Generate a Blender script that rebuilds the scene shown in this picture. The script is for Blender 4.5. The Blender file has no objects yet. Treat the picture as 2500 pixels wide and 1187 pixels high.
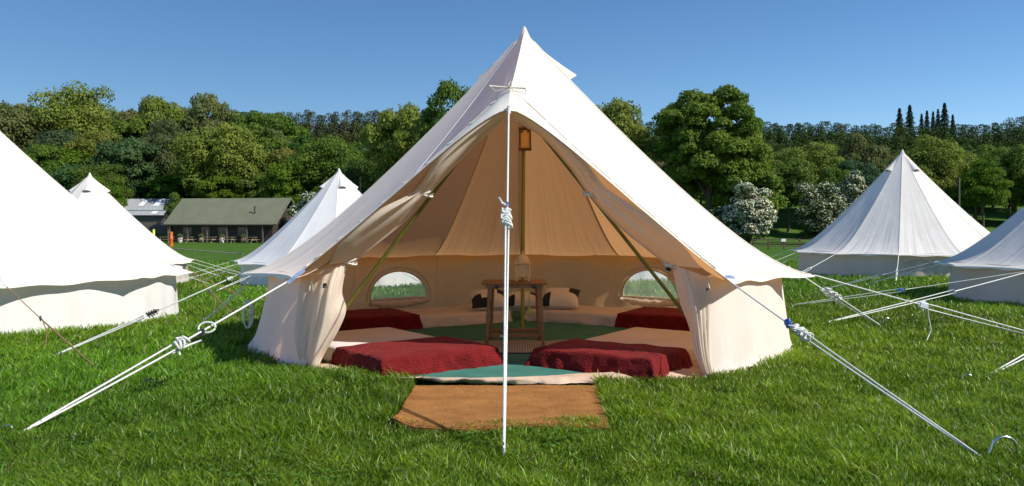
import bpy, math, random
import numpy as np
from mathutils import Vector, noise
SC = bpy.context.scene
COL = SC.collection
PI = math.pi
random.seed(5)
rng = np.random.default_rng(11)

# ------------------------------------------------------------------ camera
EYE = 1.12; F = 2006.0; HY = 545.0          # eye height, focal length in photo pixels, horizon row
cam_d = bpy.data.cameras.new('camera'); cam = bpy.data.objects.new('camera', cam_d); COL.objects.link(cam)
cam.location = (0, 0, EYE); cam.rotation_euler = (math.radians(90), 0, 0)
cam_d.sensor_width = 36.0; cam_d.lens = 36.0 * F / 2500.0
cam_d.shift_y = -(593.5 - HY) / 2500.0
cam_d.clip_start = 0.05; cam_d.clip_end = 3000
SC.camera = cam

# ------------------------------------------------------------------ sky, sun, exposure
SUN_EL = math.radians(41); SUN_AZ = math.radians(115)   # azimuth clockwise from +Y
w = bpy.data.worlds.new('World'); SC.world = w; w.use_nodes = True
nt = w.node_tree; nt.nodes.clear()
sky = nt.nodes.new('ShaderNodeTexSky'); sky.sky_type = 'NISHITA'; sky.sun_disc = False
sky.sun_elevation = SUN_EL; sky.sun_rotation = -SUN_AZ
sky.air_density = 1.0; sky.dust_density = 0.2; sky.ozone_density = 5.0; sky.altitude = 800
bg = nt.nodes.new('ShaderNodeBackground'); bg.inputs[1].default_value = 0.080
wo = nt.nodes.new('ShaderNodeOutputWorld')
shs = nt.nodes.new('ShaderNodeHueSaturation'); shs.inputs['Saturation'].default_value = 1.13; nt.links.new(sky.outputs[0], shs.inputs['Color']); nt.links.new(shs.outputs[0], bg.inputs[0]); nt.links.new(bg.outputs[0], wo.inputs[0])
sd = bpy.data.lights.new('sun', 'SUN'); sd.energy = 3.9; sd.angle = math.radians(0.5); sd.color = (1.0, 0.95, 0.87)
sun = bpy.data.objects.new('sun', sd); COL.objects.link(sun)
sdir = Vector((math.sin(SUN_AZ) * math.cos(SUN_EL), math.cos(SUN_AZ) * math.cos(SUN_EL), math.sin(SUN_EL)))
sun.rotation_euler = (-sdir).to_track_quat('-Z', 'Y').to_euler()
sun.location = (20, -4, 20)
SC.view_settings.view_transform = 'Standard'; SC.view_settings.look = 'None'
SC.view_settings.exposure = 0.60; SC.view_settings.gamma = 1.0
SC.render.engine = 'CYCLES'
SC.cycles.max_bounces = 8; SC.cycles.diffuse_bounces = 4; SC.cycles.transmission_bounces = 6; SC.cycles.transparent_max_bounces = 12

# ------------------------------------------------------------------ helpers
def W(px, py, Y):            # photo pixel at depth Y -> point
    return Vector(((px - 1250.0) / F * Y, Y, EYE + (HY - py) / F * Y))
def G(px, py, z=0.0):        # photo pixel at known height -> point
    Y = F * (EYE - z) / (py - HY)
    return Vector(((px - 1250.0) / F * Y, Y, z))
def gz(x, y):
    x = np.asarray(x, dtype=float); y = np.asarray(y, dtype=float)
    d = np.maximum(y - 9, 0)
    z = -1.5 * (1 - np.exp(-d / 35))
    z = z + 0.30 * np.exp(-((x - 9.5) ** 2 + (y - 20) ** 2) / 50.0)
    t = np.clip((y - 108) / 115, 0, 1)
    z = z + 19 * t ** 1.15 * (1 + 0.12 * np.sin(x * 0.03 + 1))
    z = z + 0.012 * np.sin(x * 1.7 + y * .6) * np.sin(y * 1.3 - x * .5) * np.clip((y - 2) / 2, 0, 1) * np.clip((np.hypot(x - .12, y - 8) - 2.6) / 1.2, 0, 1)
    return z
def gzf(x, y): return float(gz(x, y))

class MB:
    def __init__(s): s.v = []; s.f = []; s.mi = []; s.uv = None
    def add(s, vs, fs, mi=0):
        b = len(s.v); s.v.extend([tuple(p) for p in vs])
        for f in fs: s.f.append(tuple(i + b for i in f)); s.mi.append(mi)
    def grid(s, P, mi=0, closed=False):      # P[i][j]
        n = len(P); m = len(P[0]); b = len(s.v)
        for r in P: s.v.extend([tuple(p) for p in r])
        for i in range(n - 1):
            for j in range(m - (0 if closed else 1)):
                j2 = (j + 1) % m
                s.f.append((b + i * m + j, b + i * m + j2, b + (i + 1) * m + j2, b + (i + 1) * m + j)); s.mi.append(mi)
    def tube(s, pts, rad, n=7, mi=0, cap=True, flat=1.0):
        pts = [Vector(p) for p in pts]; k = len(pts)
        if not hasattr(rad, '__len__'): rad = [rad] * k
        rings = []; up = None
        for i, p in enumerate(pts):
            d = (pts[min(i + 1, k - 1)] - pts[max(i - 1, 0)])
            if d.length < 1e-9: d = Vector((0, 0, 1))
            d.normalize()
            if up is None:
                up = Vector((0, 0, 1)) if abs(d.z) < .9 else Vector((1, 0, 0))
            a = d.cross(up)
            if a.length < 1e-6: a = d.orthogonal()
            a.normalize(); b = d.cross(a).normalized(); up = -b if b.dot(up) < 0 else b
            bb = d.cross(a).normalized()
            rings.append([p + a * math.cos(2 * PI * j / n) * rad[i] + bb * math.sin(2 * PI * j / n) * rad[i] * flat for j in range(n)])
        st = len(s.v)
        s.grid(rings, mi, closed=True)
        if cap:
            s.f.append(tuple(st + j for j in range(n))); s.mi.append(mi)
            s.f.append(tuple(st + (k - 1) * n + j for j in reversed(range(n)))); s.mi.append(mi)
    def box(s, c, size, rz=0, mi=0, bev=0.0, R=None):
        hx, hy, hz = [q / 2 for q in size]; c = Vector(c)
        cs, sn = math.cos(rz), math.sin(rz)
        def T(p):
            if R is not None: return c + R @ Vector(p)
            return c + Vector((p[0] * cs - p[1] * sn, p[0] * sn + p[1] * cs, p[2]))
        b = min(bev, hx * .9, hy * .9, hz * .9)
        if b <= 0:
            vs = [T((x, y, z)) for z in (-hz, hz) for y in (-hy, hy) for x in (-hx, hx)]
            s.add(vs, [(0, 2, 3, 1), (4, 5, 7, 6), (0, 1, 5, 4), (2, 6, 7, 3), (0, 4, 6, 2), (1, 3, 7, 5)], mi)
        else:
            rings = []
            for (z, i) in ((-hz, b), (-hz + b, 0), (hz - b, 0), (hz, b)):
                x, y = hx - i, hy - i; q = b
                rings.append([T(p + (z,)) for p in ((-x + q, -y), (x - q, -y), (x, -y + q), (x, y - q), (x - q, y), (-x + q, y), (-x, y - q), (-x, -y + q))])
            st = len(s.v); s.grid(rings, mi, closed=True)
            s.f.append(tuple(st + j for j in reversed(range(8)))); s.mi.append(mi)
            s.f.append(tuple(st + 24 + j for j in range(8))); s.mi.append(mi)
    def build(s, name, mats, parent=None, smooth=True, **kw):
        me = bpy.data.meshes.new(name)
        off = Vector((0, 0, 0))
        if parent is not None:
            p = parent
            while p is not None: off = off + p.location; p = p.parent
        ox, oy, oz = off
        me.from_pydata([(a - ox, b - oy, c - oz) for a, b, c in s.v], [], s.f)
        if not isinstance(mats, (list, tuple)): mats = [mats]
        for m in mats: me.materials.append(m)
        me.polygons.foreach_set('material_index', s.mi)
        me.polygons.foreach_set('use_smooth', [smooth] * len(s.f))
        if smooth and kw.get('angle', 40) < 180:
            me.set_sharp_from_angle(angle=math.radians(kw.get('angle', 40)))
        if s.uv is not None:
            ul = me.uv_layers.new(name='UVMap')
            vi = np.zeros(len(me.loops), dtype=np.int32); me.loops.foreach_get('vertex_index', vi)
            ul.data.foreach_set('uv', np.array(s.uv, dtype=np.float32)[vi].ravel())
        me.update()
        o = bpy.data.objects.new(name, me); COL.objects.link(o)
        if parent is not None: o.parent = parent
        return o

def tag(o, label=None, cat=None, group=None, kind=None):
    if label: o['label'] = label
    if cat: o['category'] = cat
    if group: o['group'] = group
    if kind: o['kind'] = kind
    return o
def thing(name, label, cat, loc=(0, 0, 0), group=None, kind=None):
    o = bpy.data.objects.new(name, None); COL.objects.link(o); o.location = loc; o.empty_display_size = .2
    return tag(o, label, cat, group, kind)
def dup(root, loc, rz=0.0, sc=(1, 1, 1), label=None, group=None, color=None):
    r = root.copy(); COL.objects.link(r); r.location = loc; r.rotation_euler = (0, 0, rz); r.scale = sc
    if label: r['label'] = label
    if group: r['group'] = group
    for ch in list(root.children):
        c = ch.copy(); COL.objects.link(c); c.parent = r
        if color: c.color = color
        for g in ch.children:
            d = g.copy(); COL.objects.link(d); d.parent = c
    return r

# ------------------------------------------------------------------ materials
def new_mat(name):
    m = bpy.data.materials.new(name); m.use_nodes = True; t = m.node_tree; t.nodes.clear()
    out = t.nodes.new('ShaderNodeOutputMaterial'); return m, t, out
def N(t, typ, **kw):
    n = t.nodes.new(typ)
    for k, v in kw.items():
        if k in n.inputs: n.inputs[k].default_value = v
        else: setattr(n, k, v)
    return n
def varied(t, color, var, scale, coord='Object', stretch=(1, 1, 1), detail=5):
    tc = N(t, 'ShaderNodeTexCoord'); mp = N(t, 'ShaderNodeMapping'); mp.inputs['Scale'].default_value = stretch
    nz = N(t, 'ShaderNodeTexNoise'); nz.inputs['Scale'].default_value = scale; nz.inputs['Detail'].default_value = detail
    t.links.new(tc.outputs[coord], mp.inputs[0]); t.links.new(mp.outputs[0], nz.inputs['Vector'])
    cr = N(t, 'ShaderNodeValToRGB'); cr.color_ramp.elements[0].position = .3; cr.color_ramp.elements[1].position = .7
    lo = [c * (1 - var) for c in color[:3]] + [1]; hi = [min(1, c * (1 + var)) for c in color[:3]] + [1]
    cr.color_ramp.elements[0].color = lo; cr.color_ramp.elements[1].color = hi
    t.links.new(nz.outputs[0], cr.inputs[0]); return cr.outputs[0], nz.outputs[0], mp.outputs[0]
def pmat(name, color, rough=.7, var=.12, scale=8, bump=0.0, bscale=None, metal=0.0, spec=.5, stretch=(1, 1, 1), bdist=.01):
    m, t, out = new_mat(name)
    p = N(t, 'ShaderNodeBsdfPrincipled'); p.inputs['Roughness'].default_value = rough; p.inputs['Metallic'].default_value = metal
    p.inputs['Specular IOR Level'].default_value = spec
    c, f, v = varied(t, color, var, scale, stretch=stretch); t.links.new(c, p.inputs['Base Color'])
    if bump:
        nz = N(t, 'ShaderNodeTexNoise'); nz.inputs['Scale'].default_value = bscale or scale * 4; nz.inputs['Detail'].default_value = 4
        t.links.new(v, nz.inputs['Vector'])
        b = N(t, 'ShaderNodeBump'); b.inputs['Strength'].default_value = bump; b.inputs['Distance'].default_value = bdist
        t.links.new(nz.outputs[0], b.inputs['Height']); t.links.new(b.outputs[0], p.inputs['Normal'])
    t.links.new(p.outputs[0], out.inputs[0]); return m
def canvas(name, color, trans, fac=.32, uvwr=True, wr=.6, var=.05, uvs=(14, 1.1, 1), inside=None, inner_front=False):
    m, t, out = new_mat(name)
    d = N(t, 'ShaderNodeBsdfDiffuse'); tr = N(t, 'ShaderNodeBsdfTranslucent'); mx = N(t, 'ShaderNodeMixShader'); mx.inputs[0].default_value = fac
    c, f, v = varied(t, color, var, 1.8)
    if inside:  # separate inner-face colour carries the warm glow of light through the canvas
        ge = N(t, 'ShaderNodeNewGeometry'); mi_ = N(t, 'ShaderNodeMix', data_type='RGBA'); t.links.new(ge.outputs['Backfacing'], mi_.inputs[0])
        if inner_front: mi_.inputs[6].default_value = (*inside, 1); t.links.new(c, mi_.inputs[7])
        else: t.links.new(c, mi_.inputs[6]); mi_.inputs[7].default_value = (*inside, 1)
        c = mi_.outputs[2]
    t.links.new(c, d.inputs[0]); tr.inputs[0].default_value = (*trans, 1)
    # fine weave + stretched tension wrinkles, stronger near the eave
    nz = N(t, 'ShaderNodeTexNoise'); nz.inputs['Scale'].default_value = 5; nz.inputs['Detail'].default_value = 1.5; t.links.new(v, nz.inputs['Vector'])
    h = nz.outputs[0]
    if uvwr:
        tc = N(t, 'ShaderNodeTexCoord'); mp = N(t, 'ShaderNodeMapping'); mp.inputs['Scale'].default_value = uvs
        n2 = N(t, 'ShaderNodeTexNoise'); n2.inputs['Scale'].default_value = 1.0; n2.inputs['Detail'].default_value = 2.5; n2.inputs['Distortion'].default_value = .4
        t.links.new(tc.outputs['UV'], mp.inputs[0]); t.links.new(mp.outputs[0], n2.inputs['Vector'])
        sp = N(t, 'ShaderNodeSeparateXYZ'); t.links.new(tc.outputs['UV'], sp.inputs[0])
        pw = N(t, 'ShaderNodeMath', operation='POWER'); t.links.new(sp.outputs[1], pw.inputs[0]); pw.inputs[1].default_value = 2.2
        ml = N(t, 'ShaderNodeMath', operation='MULTIPLY'); t.links.new(n2.outputs[0], ml.inputs[0]); t.links.new(pw.outputs[0], ml.inputs[1])
        m2 = N(t, 'ShaderNodeMath', operation='MULTIPLY_ADD'); t.links.new(ml.outputs[0], m2.inputs[0]); m2.inputs[1].default_value = 2.6; n3 = N(t, 'ShaderNodeMath', operation='MULTIPLY'); n3.inputs[1].default_value = .35; t.links.new(nz.outputs[0], n3.inputs[0]); t.links.new(n3.outputs[0], m2.inputs[2])
        h = m2.outputs[0]
    b = N(t, 'ShaderNodeBump'); b.inputs['Strength'].default_value = wr; b.inputs['Distance'].default_value = .016
    t.links.new(h, b.inputs['Height'])
    t.links.new(b.outputs[0], d.inputs['Normal']); t.links.new(b.outputs[0], tr.inputs['Normal'])
    t.links.new(d.outputs[0], mx.inputs[1]); t.links.new(tr.outputs[0], mx.inputs[2]); t.links.new(mx.outputs[0], out.inputs[0])
    return m
M = {}
M['cream'] = canvas('cream canvas', (.91, .85, .76), (.98, .50, .20), .30, inside=(.70, .40, .19), inner_front=True)  # inner face coloured tan-orange to imitate light glowing through the roof
M['cream_wall'] = canvas('cream wall canvas', (.90, .84, .75), (.96, .58, .28), .31, wr=.45, inside=(.66, .43, .23))  # inner face tinted too, the warm glow put into the wall colour
M['hem'] = canvas('doubled cream canvas', (.86, .80, .71), (.55, .33, .18), .12, uvwr=False)
M['seam'] = canvas('seam tape', (.66, .58, .48), (.4, .25, .15), .05, uvwr=False)
M['flap'] = canvas('door flap canvas', (.82, .74, .63), (.88, .66, .44), .38, uvwr=False, wr=.5)
M['white'] = canvas('white canvas', (.82, .82, .82), (.7, .62, .52), .25, wr=.6)
M['white_wall'] = canvas('white wall canvas', (.83, .82, .79), (.7, .6, .48), .25, wr=1.1)
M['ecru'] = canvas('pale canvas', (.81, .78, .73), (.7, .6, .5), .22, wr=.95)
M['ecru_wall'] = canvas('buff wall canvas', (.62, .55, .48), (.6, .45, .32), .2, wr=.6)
M['rope'] = pmat('white rope', (.74, .75, .71), .8, .18, 120, .6, 260)
M['brown_rope'] = pmat('brown rope', (.36, .19, .10), .85, .15, 200)
M['patch'] = pmat('faded blue label', (.33, .42, .62), .6, .3, 60)
M['blue_tag'] = pmat('blue plastic', (.06, .16, .50), .35, .1, 20)
M['dark_tag'] = pmat('dark plastic', (.03, .035, .035), .4, .1, 20)
M['steel'] = pmat('galvanised steel', (.62, .64, .66), .25, .08, 20, metal=1)
M['bamboo'] = pmat('olive yellow pole', (.30, .27, .035), .45, .3, 6, stretch=(1, 1, .3))
M['olive'] = pmat('dark olive pole', (.15, .15, .018), .5, .3, 6, stretch=(1, 1, .3))
M['wood'] = pmat('varnished wood', (.25, .11, .028), .4, .3, 6, stretch=(1, 6, 1), bump=.15)
M['darkwood'] = pmat('dark wood', (.16, .075, .025), .5, .3, 8)
M['brass'] = pmat('gilded ceramic', (.70, .50, .26), .5, .15, 30, .3, 60)
M['paper'] = pmat('yellow paper panel', (.85, .55, .22), .7, .08, 12)
M['black'] = pmat('black fabric', (.015, .015, .017), .8, .2, 20)
M['cushion'] = pmat('white cotton', (.72, .68, .62), .85, .05, 10, .2)
M['sheet'] = pmat('mattress sheet', (.62, .54, .48), .9, .06, 3, .5, 7, bdist=.02)
M['sheetw'] = pmat('white mattress sheet', (.72, .68, .68), .9, .05, 3, .3, 6, bdist=.01)
M['carpet'] = pmat('teal carpet', (.030, .165, .130), .95, .15, 5, .3, 150)
M['groundsheet'] = pmat('groundsheet', (.55, .40, .29), .8, .15, 6, .6, 9, bdist=.02)
M['pegblack'] = pmat('black rubber', (.02, .02, .02), .6)
M['roofgreen'] = pmat('green felt roof', (.150, .160, .100), .85, .1, .6, .2, 4)
M['timber'] = pmat('dark timber cladding', (.045, .033, .026), .8, .5, 1.2, .4, 8, stretch=(.2, 1, 7))
M['timber2'] = pmat('grey timber cladding', (.12, .095, .085), .8, .4, 1.2, .4, 8, stretch=(.2, 1, 7))
M['timberlit'] = pmat('larch boards', (.42, .22, .10), .8, .3, 1.5, stretch=(.2, 1, 7))
M['sheetmetal'] = pmat('grey roof sheet', (.30, .31, .33), .5, .15, 1, stretch=(5, .3, 1))
M['skylight'] = pmat('translucent roof panel', (.75, .78, .78), .4, .05, 3)
M['fascia'] = pmat('pale green fascia', (.22, .36, .30), .6)
M['glass'] = pmat('dark window glass', (.02, .025, .03), .1)
M['orange'] = pmat('orange plastic', (.85, .13, .02), .5, .05)
M['yellow'] = pmat('yellow plastic', (.75, .70, .06), .5, .05)
M['picnic'] = pmat('weathered picnic wood', (.30, .22, .15), .85, .3, 5)
M['bark'] = pmat('bark', (.10, .075, .05), .95, .35, 3, .8, 12)
M['post'] = pmat('weathered post', (.20, .16, .11), .9, .3, 3)
M['notice'] = pmat('white notice', (.8, .8, .8), .6, .03)
M['tape'] = pmat('buff rope line', (.50, .38, .28), .8, .1)
M['lime'] = pmat('lime tag', (.35, .55, .08), .6)

def rug_mat():
    m, t, out = new_mat('striped woven rug'); p = N(t, 'ShaderNodeBsdfPrincipled'); p.inputs['Roughness'].default_value = .95
    tc = N(t, 'ShaderNodeTexCoord'); wv = N(t, 'ShaderNodeTexWave'); wv.bands_direction = 'X'; wv.inputs['Scale'].default_value = 14; wv.inputs['Distortion'].default_value = .6
    wv.inputs['Detail'].default_value = 3
    t.links.new(tc.outputs['Object'], wv.inputs['Vector'])
    cr = N(t, 'ShaderNodeValToRGB'); e = cr.color_ramp.elements
    e[0].position = .35; e[0].color = (.20, .17, .15, 1); e[1].position = .6; e[1].color = (.40, .36, .31, 1)
    t.links.new(wv.outputs[0], cr.inputs[0]); t.links.new(cr.outputs[0], p.inputs['Base Color']); t.links.new(p.outputs[0], out.inputs[0]); return m
M['rug'] = rug_mat()
def blanket_mat():
    m, t, out = new_mat('burgundy fleece'); p = N(t, 'ShaderNodeBsdfPrincipled'); p.inputs['Roughness'].default_value = .95
    p.inputs['Specular IOR Level'].default_value = .15
    p.inputs['Sheen Weight'].default_value = .22; p.inputs['Sheen Tint'].default_value = (.9, .25, .22, 1); p.inputs['Sheen Roughness'].default_value = .4
    c, f, v = varied(t, (.15, .010, .011), .22, 7); t.links.new(c, p.inputs['Base Color'])
    vo = N(t, 'ShaderNodeTexVoronoi'); vo.inputs['Scale'].default_value = 85
    mp2 = N(t, 'ShaderNodeMapping'); mp2.inputs['Scale'].default_value = (.5, .5, 1.6); tc = N(t, 'ShaderNodeTexCoord')
    t.links.new(tc.outputs['Object'], mp2.inputs[0]); t.links.new(mp2.outputs[0], vo.inputs['Vector'])
    nz = N(t, 'ShaderNodeTexNoise'); nz.inputs['Scale'].default_value = 14; t.links.new(v, nz.inputs['Vector'])
    ad = N(t, 'ShaderNodeMath', operation='MULTIPLY_ADD'); ad.inputs[1].default_value = .5
    t.links.new(vo.outputs[0], ad.inputs[0]); t.links.new(nz.outputs[0], ad.inputs[2])
    b = N(t, 'ShaderNodeBump'); b.inputs['Strength'].default_value = .9; b.inputs['Distance'].default_value = .018
    t.links.new(ad.outputs[0], b.inputs['Height']); t.links.new(b.outputs[0], p.inputs['Normal']); t.links.new(p.outputs[0], out.inputs[0]); return m
M['blanket'] = blanket_mat()
def coir_mat():
    m, t, out = new_mat('coir matting'); p = N(t, 'ShaderNodeBsdfPrincipled'); p.inputs['Roughness'].default_value = 1; p.inputs['Specular IOR Level'].default_value = .1
    c, f, v = varied(t, (.36, .165, .052), .22, 5, stretch=(1, 1.5, 1), detail=9)
    nz = N(t, 'ShaderNodeTexNoise'); nz.inputs['Scale'].default_value = 160; nz.inputs['Detail'].default_value = 2; t.links.new(v, nz.inputs['Vector'])
    mr = N(t, 'ShaderNodeMapRange'); mr.inputs[1].default_value = .3; mr.inputs[2].default_value = .7; mr.inputs[3].default_value = .6; mr.inputs[4].default_value = 1.25
    t.links.new(nz.outputs[0], mr.inputs[0])
    mx = N(t, 'ShaderNodeVectorMath', operation='SCALE'); t.links.new(c, mx.inputs[0]); t.links.new(mr.outputs[0], mx.inputs['Scale'])
    t.links.new(mx.outputs[0], p.inputs['Base Color'])
    b = N(t, 'ShaderNodeBump'); b.inputs['Strength'].default_value = .8; b.inputs['Distance'].default_value = .006
    t.links.new(nz.outputs[0], b.inputs['Height']); t.links.new(b.outputs[0], p.inputs['Normal']); t.links.new(p.outputs[0], out.inputs[0]); return m
M['coir'] = coir_mat()
def pane_mat():
    m, t, out = new_mat('clear window film'); a = N(t, 'ShaderNodeBsdfTransparent'); d = N(t, 'ShaderNodeBsdfTranslucent'); g = N(t, 'ShaderNodeBsdfDiffuse')
    a.inputs[0].default_value = (.97, .98, .97, 1); d.inputs[0].default_value = (.85, .85, .82, 1); g.inputs[0].default_value = (.7, .7, .7, 1)
    m1 = N(t, 'ShaderNodeMixShader'); m1.inputs[0].default_value = .7; m2 = N(t, 'ShaderNodeMixShader'); m2.inputs[0].default_value = .30
    t.links.new(g.outputs[0], m1.inputs[1]); t.links.new(d.outputs[0], m1.inputs[2]); t.links.new(a.outputs[0], m2.inputs[1]); t.links.new(m1.outputs[0], m2.inputs[2])
    t.links.new(m2.outputs[0], out.inputs[0]); return m
M['pane'] = pane_mat()
def leaf_mat(name, trans=.3, rough=.6):      # object colour times the tone stored on each leaf
    m, t, out = new_mat(name)
    oi = N(t, 'ShaderNodeObjectInfo'); at = N(t, 'ShaderNodeAttribute'); at.attribute_name = 'tone'
    mx = N(t, 'ShaderNodeMix', data_type='RGBA', blend_type='MULTIPLY'); mx.inputs[0].default_value = 1
    t.links.new(oi.outputs['Color'], mx.inputs[6]); t.links.new(at.outputs['Color'], mx.inputs[7])
    p = N(t, 'ShaderNodeBsdfPrincipled'); p.inputs['Roughness'].default_value = rough; p.inputs['Specular IOR Level'].default_value = .25 if name == 'grass blades' else (.04 if name == 'conifer foliage' else .1)
    tr = N(t, 'ShaderNodeBsdfTranslucent'); ms = N(t, 'ShaderNodeMixShader'); ms.inputs[0].default_value = trans
    hs = N(t, 'ShaderNodeHueSaturation'); hs.inputs['Value'].default_value = 1.5; hs.inputs['Hue'].default_value = .485
    t.links.new(mx.outputs[2], hs.inputs['Color']); t.links.new(hs.outputs[0], tr.inputs[0])
    t.links.new(mx.outputs[2], p.inputs['Base Color']); t.links.new(p.outputs[0], ms.inputs[1]); t.links.new(tr.outputs[0], ms.inputs[2]); t.links.new(ms.outputs[0], out.inputs[0]); return m
M['leaf'] = leaf_mat('foliage'); M['needle'] = leaf_mat('conifer foliage', .12); M['blade'] = leaf_mat('grass blades', .35, .38)
M['blossom'] = leaf_mat('hawthorn blossom', .3)
def ground_mat():
    m, t, out = new_mat('meadow turf'); p = N(t, 'ShaderNodeBsdfPrincipled'); p.inputs['Roughness'].default_value = 1; p.inputs['Specular IOR Level'].default_value = .1
    tc = N(t, 'ShaderNodeTexCoord')
    def nz(s, d=6):
        n = N(t, 'ShaderNodeTexNoise'); n.inputs['Scale'].default_value = s; n.inputs['Detail'].default_value = d; t.links.new(tc.outputs['Object'], n.inputs['Vector']); return n.outputs[0]
    cr = N(t, 'ShaderNodeValToRGB'); e = cr.color_ramp.elements; e[0].position = .3; e[0].color = (.038, .095, .010, 1); e[1].position = .72; e[1].color = (.088, .170, .024, 1)
    a = N(t, 'ShaderNodeMath', operation='MULTIPLY_ADD'); a.inputs[1].default_value = .5; t.links.new(nz(.25), a.inputs[0])
    b = N(t, 'ShaderNodeMath', operation='MULTIPLY'); b.inputs[1].default_value = .5; t.links.new(nz(3.5, 9), b.inputs[0]); t.links.new(b.outputs[0], a.inputs[2])
    t.links.new(a.outputs[0], cr.inputs[0]); t.links.new(cr.outputs[0], p.inputs['Base Color'])
    bp = N(t, 'ShaderNodeBump'); bp.inputs['Strength'].default_value = 1; bp.inputs['Distance'].default_value = .08; t.links.new(nz(9, 8), bp.inputs['Height'])
    t.links.new(bp.outputs[0], p.inputs['Normal']); t.links.new(p.outputs[0], out.inputs[0]); return m
M['turf'] = ground_mat()

# ------------------------------------------------------------------ ground sheet
def build_ground():
    ys = np.concatenate([np.linspace(-12, 2, 12)[:-1], np.linspace(2, 30, 90)[:-1], np.geomspace(30, 900, 90)])
    us = np.linspace(-1, 1, 121)
    mb = MB(); P = []
    for y in ys:
        hw = 40 + 1.2 * max(y, 0)
        row = []
        for u in us:
            x = hw * (abs(u) ** 1.6) * (1 if u > 0 else -1)
            row.append((x, y, gzf(x, y) - .004))
        P.append(row)
    mb.grid(P); o = mb.build('ground', M['turf'], angle=180)
    tag(o, kind='structure')
build_ground()

# ------------------------------------------------------------------ bell tents
CX, CY = 0.12, 8.0
def prof(u): return 1.28 * u - .18 * u * u - .10 * u ** 8
def pol(c, a, r, z): a = math.radians(a); return Vector((c[0] + r * math.sin(a), c[1] - r * math.cos(a), z))

class Tent:
    """all the canvas of one bell tent; guy tips as (angle from the viewer side, radius, height)"""
    def __init__(s, c, gzv, H=3.0, tips=None, mats=('cream', 'cream_wall')):
        s.c = Vector((c[0], c[1], gzv)); s.H = H; s.tips = tips; s.m = mats
    def P(s, a, r, z): return pol(s.c, a, r, s.c.z + z)
    def apex(s): return Vector((s.c.x, s.c.y, s.c.z + s.H))

def roof_point(T, a0, t0, a1, t1, w, u, sag=.09):
    """between guy tip t0 at a0 and t1 at a1; w 0..1 across, u 0..1 down"""
    sc = math.sin(PI * w) ** .8
    a = a0 + (a1 - a0) * w
    # straight chord between tips, pulled in as a scallop
    p0 = T.P(a0, t0[0], t0[1]); p1 = T.P(a1, t1[0], t1[1])
    q = p0.lerp(p1, w)
    cen = Vector((T.c.x, T.c.y, q.z)); q = q + (cen - q) * (sag * .55 * sc * u ** 3); q.z += .012 * sc
    ap = T.apex()
    xy = ap.lerp(q, u)
    z = ap.z - (ap.z - q.z) * prof(u) - .015 * sc * math.sin(PI * u)
    return Vector((xy.x, xy.y, z))

def make_roof(T, root, guys, name='roof', front=None, NW=14, NU=30, sag=.09):
    """guys: list of (angle, r, z) in order round the tent, covering the panels between neighbours"""
    mb = MB(); uv = []
    def addgrid(G_, U_, mi=0):
        mb.grid(G_, mi); uv.extend([q for r in U_ for q in r])
    for k in range(len(guys) - 1):
        a0, r0, z0 = guys[k]; a1, r1, z1 = guys[k + 1]
        Pg, Ug = [], []
        for i in range(NU + 1):
            u = (i / NU) ** .9
            u = max(u, .012)
            Pg.append([roof_point(T, a0, (r0, z0), a1, (r1, z1), j / NW, u, sag) for j in range(NW + 1)])
            Ug.append([((a0 + (a1 - a0) * j / NW) / 60.0, u) for j in range(NW + 1)])
        addgrid(Pg, Ug)
        # hanging hem at the eave
        e = Pg[-1]; wv = [.032 + .012 * math.sin(j * 1.1 + k * 2) for j in range(NW + 1)]
        low = [Vector((p.x + (p.x - T.c.x) * .003, p.y + (p.y - T.c.y) * .003, p.z - wv[j] * (.35 + .65 * math.sin(PI * j / NW)))) for j, p in enumerate(e)]
        addgrid([e, low], [[(0, 0)] * (NW + 1)] * 2, 1)
    if front:
        for side, S, tipang in front:
            Pg, Ug = [], []
            n = 18
            for i in range(NU + 1):
                u = max((i / NU) ** .9, .012); row = []; ur = []
                for j in range(n + 1):
                    v = j / n; q = S(v); ap = T.apex(); xy = ap.lerp(q, u)
                    D = u + (prof(u) - u) * (.30 + .70 * v)
                    D -= .05 * math.sin(PI * v) * math.sin(PI * u) * 0
                    z = ap.z - (ap.z - q.z) * D - .018 * math.sin(PI * v) * math.sin(PI * u)
                    row.append(Vector((xy.x, xy.y, z))); ur.append((tipang * v / 60.0 + 9, u))
                if side < 0: row.reverse(); ur.reverse()
                Pg.append(row); Ug.append(ur)
            addgrid(Pg, Ug)
    mb.uv = uv
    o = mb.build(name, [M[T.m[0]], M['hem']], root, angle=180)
    return o
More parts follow.
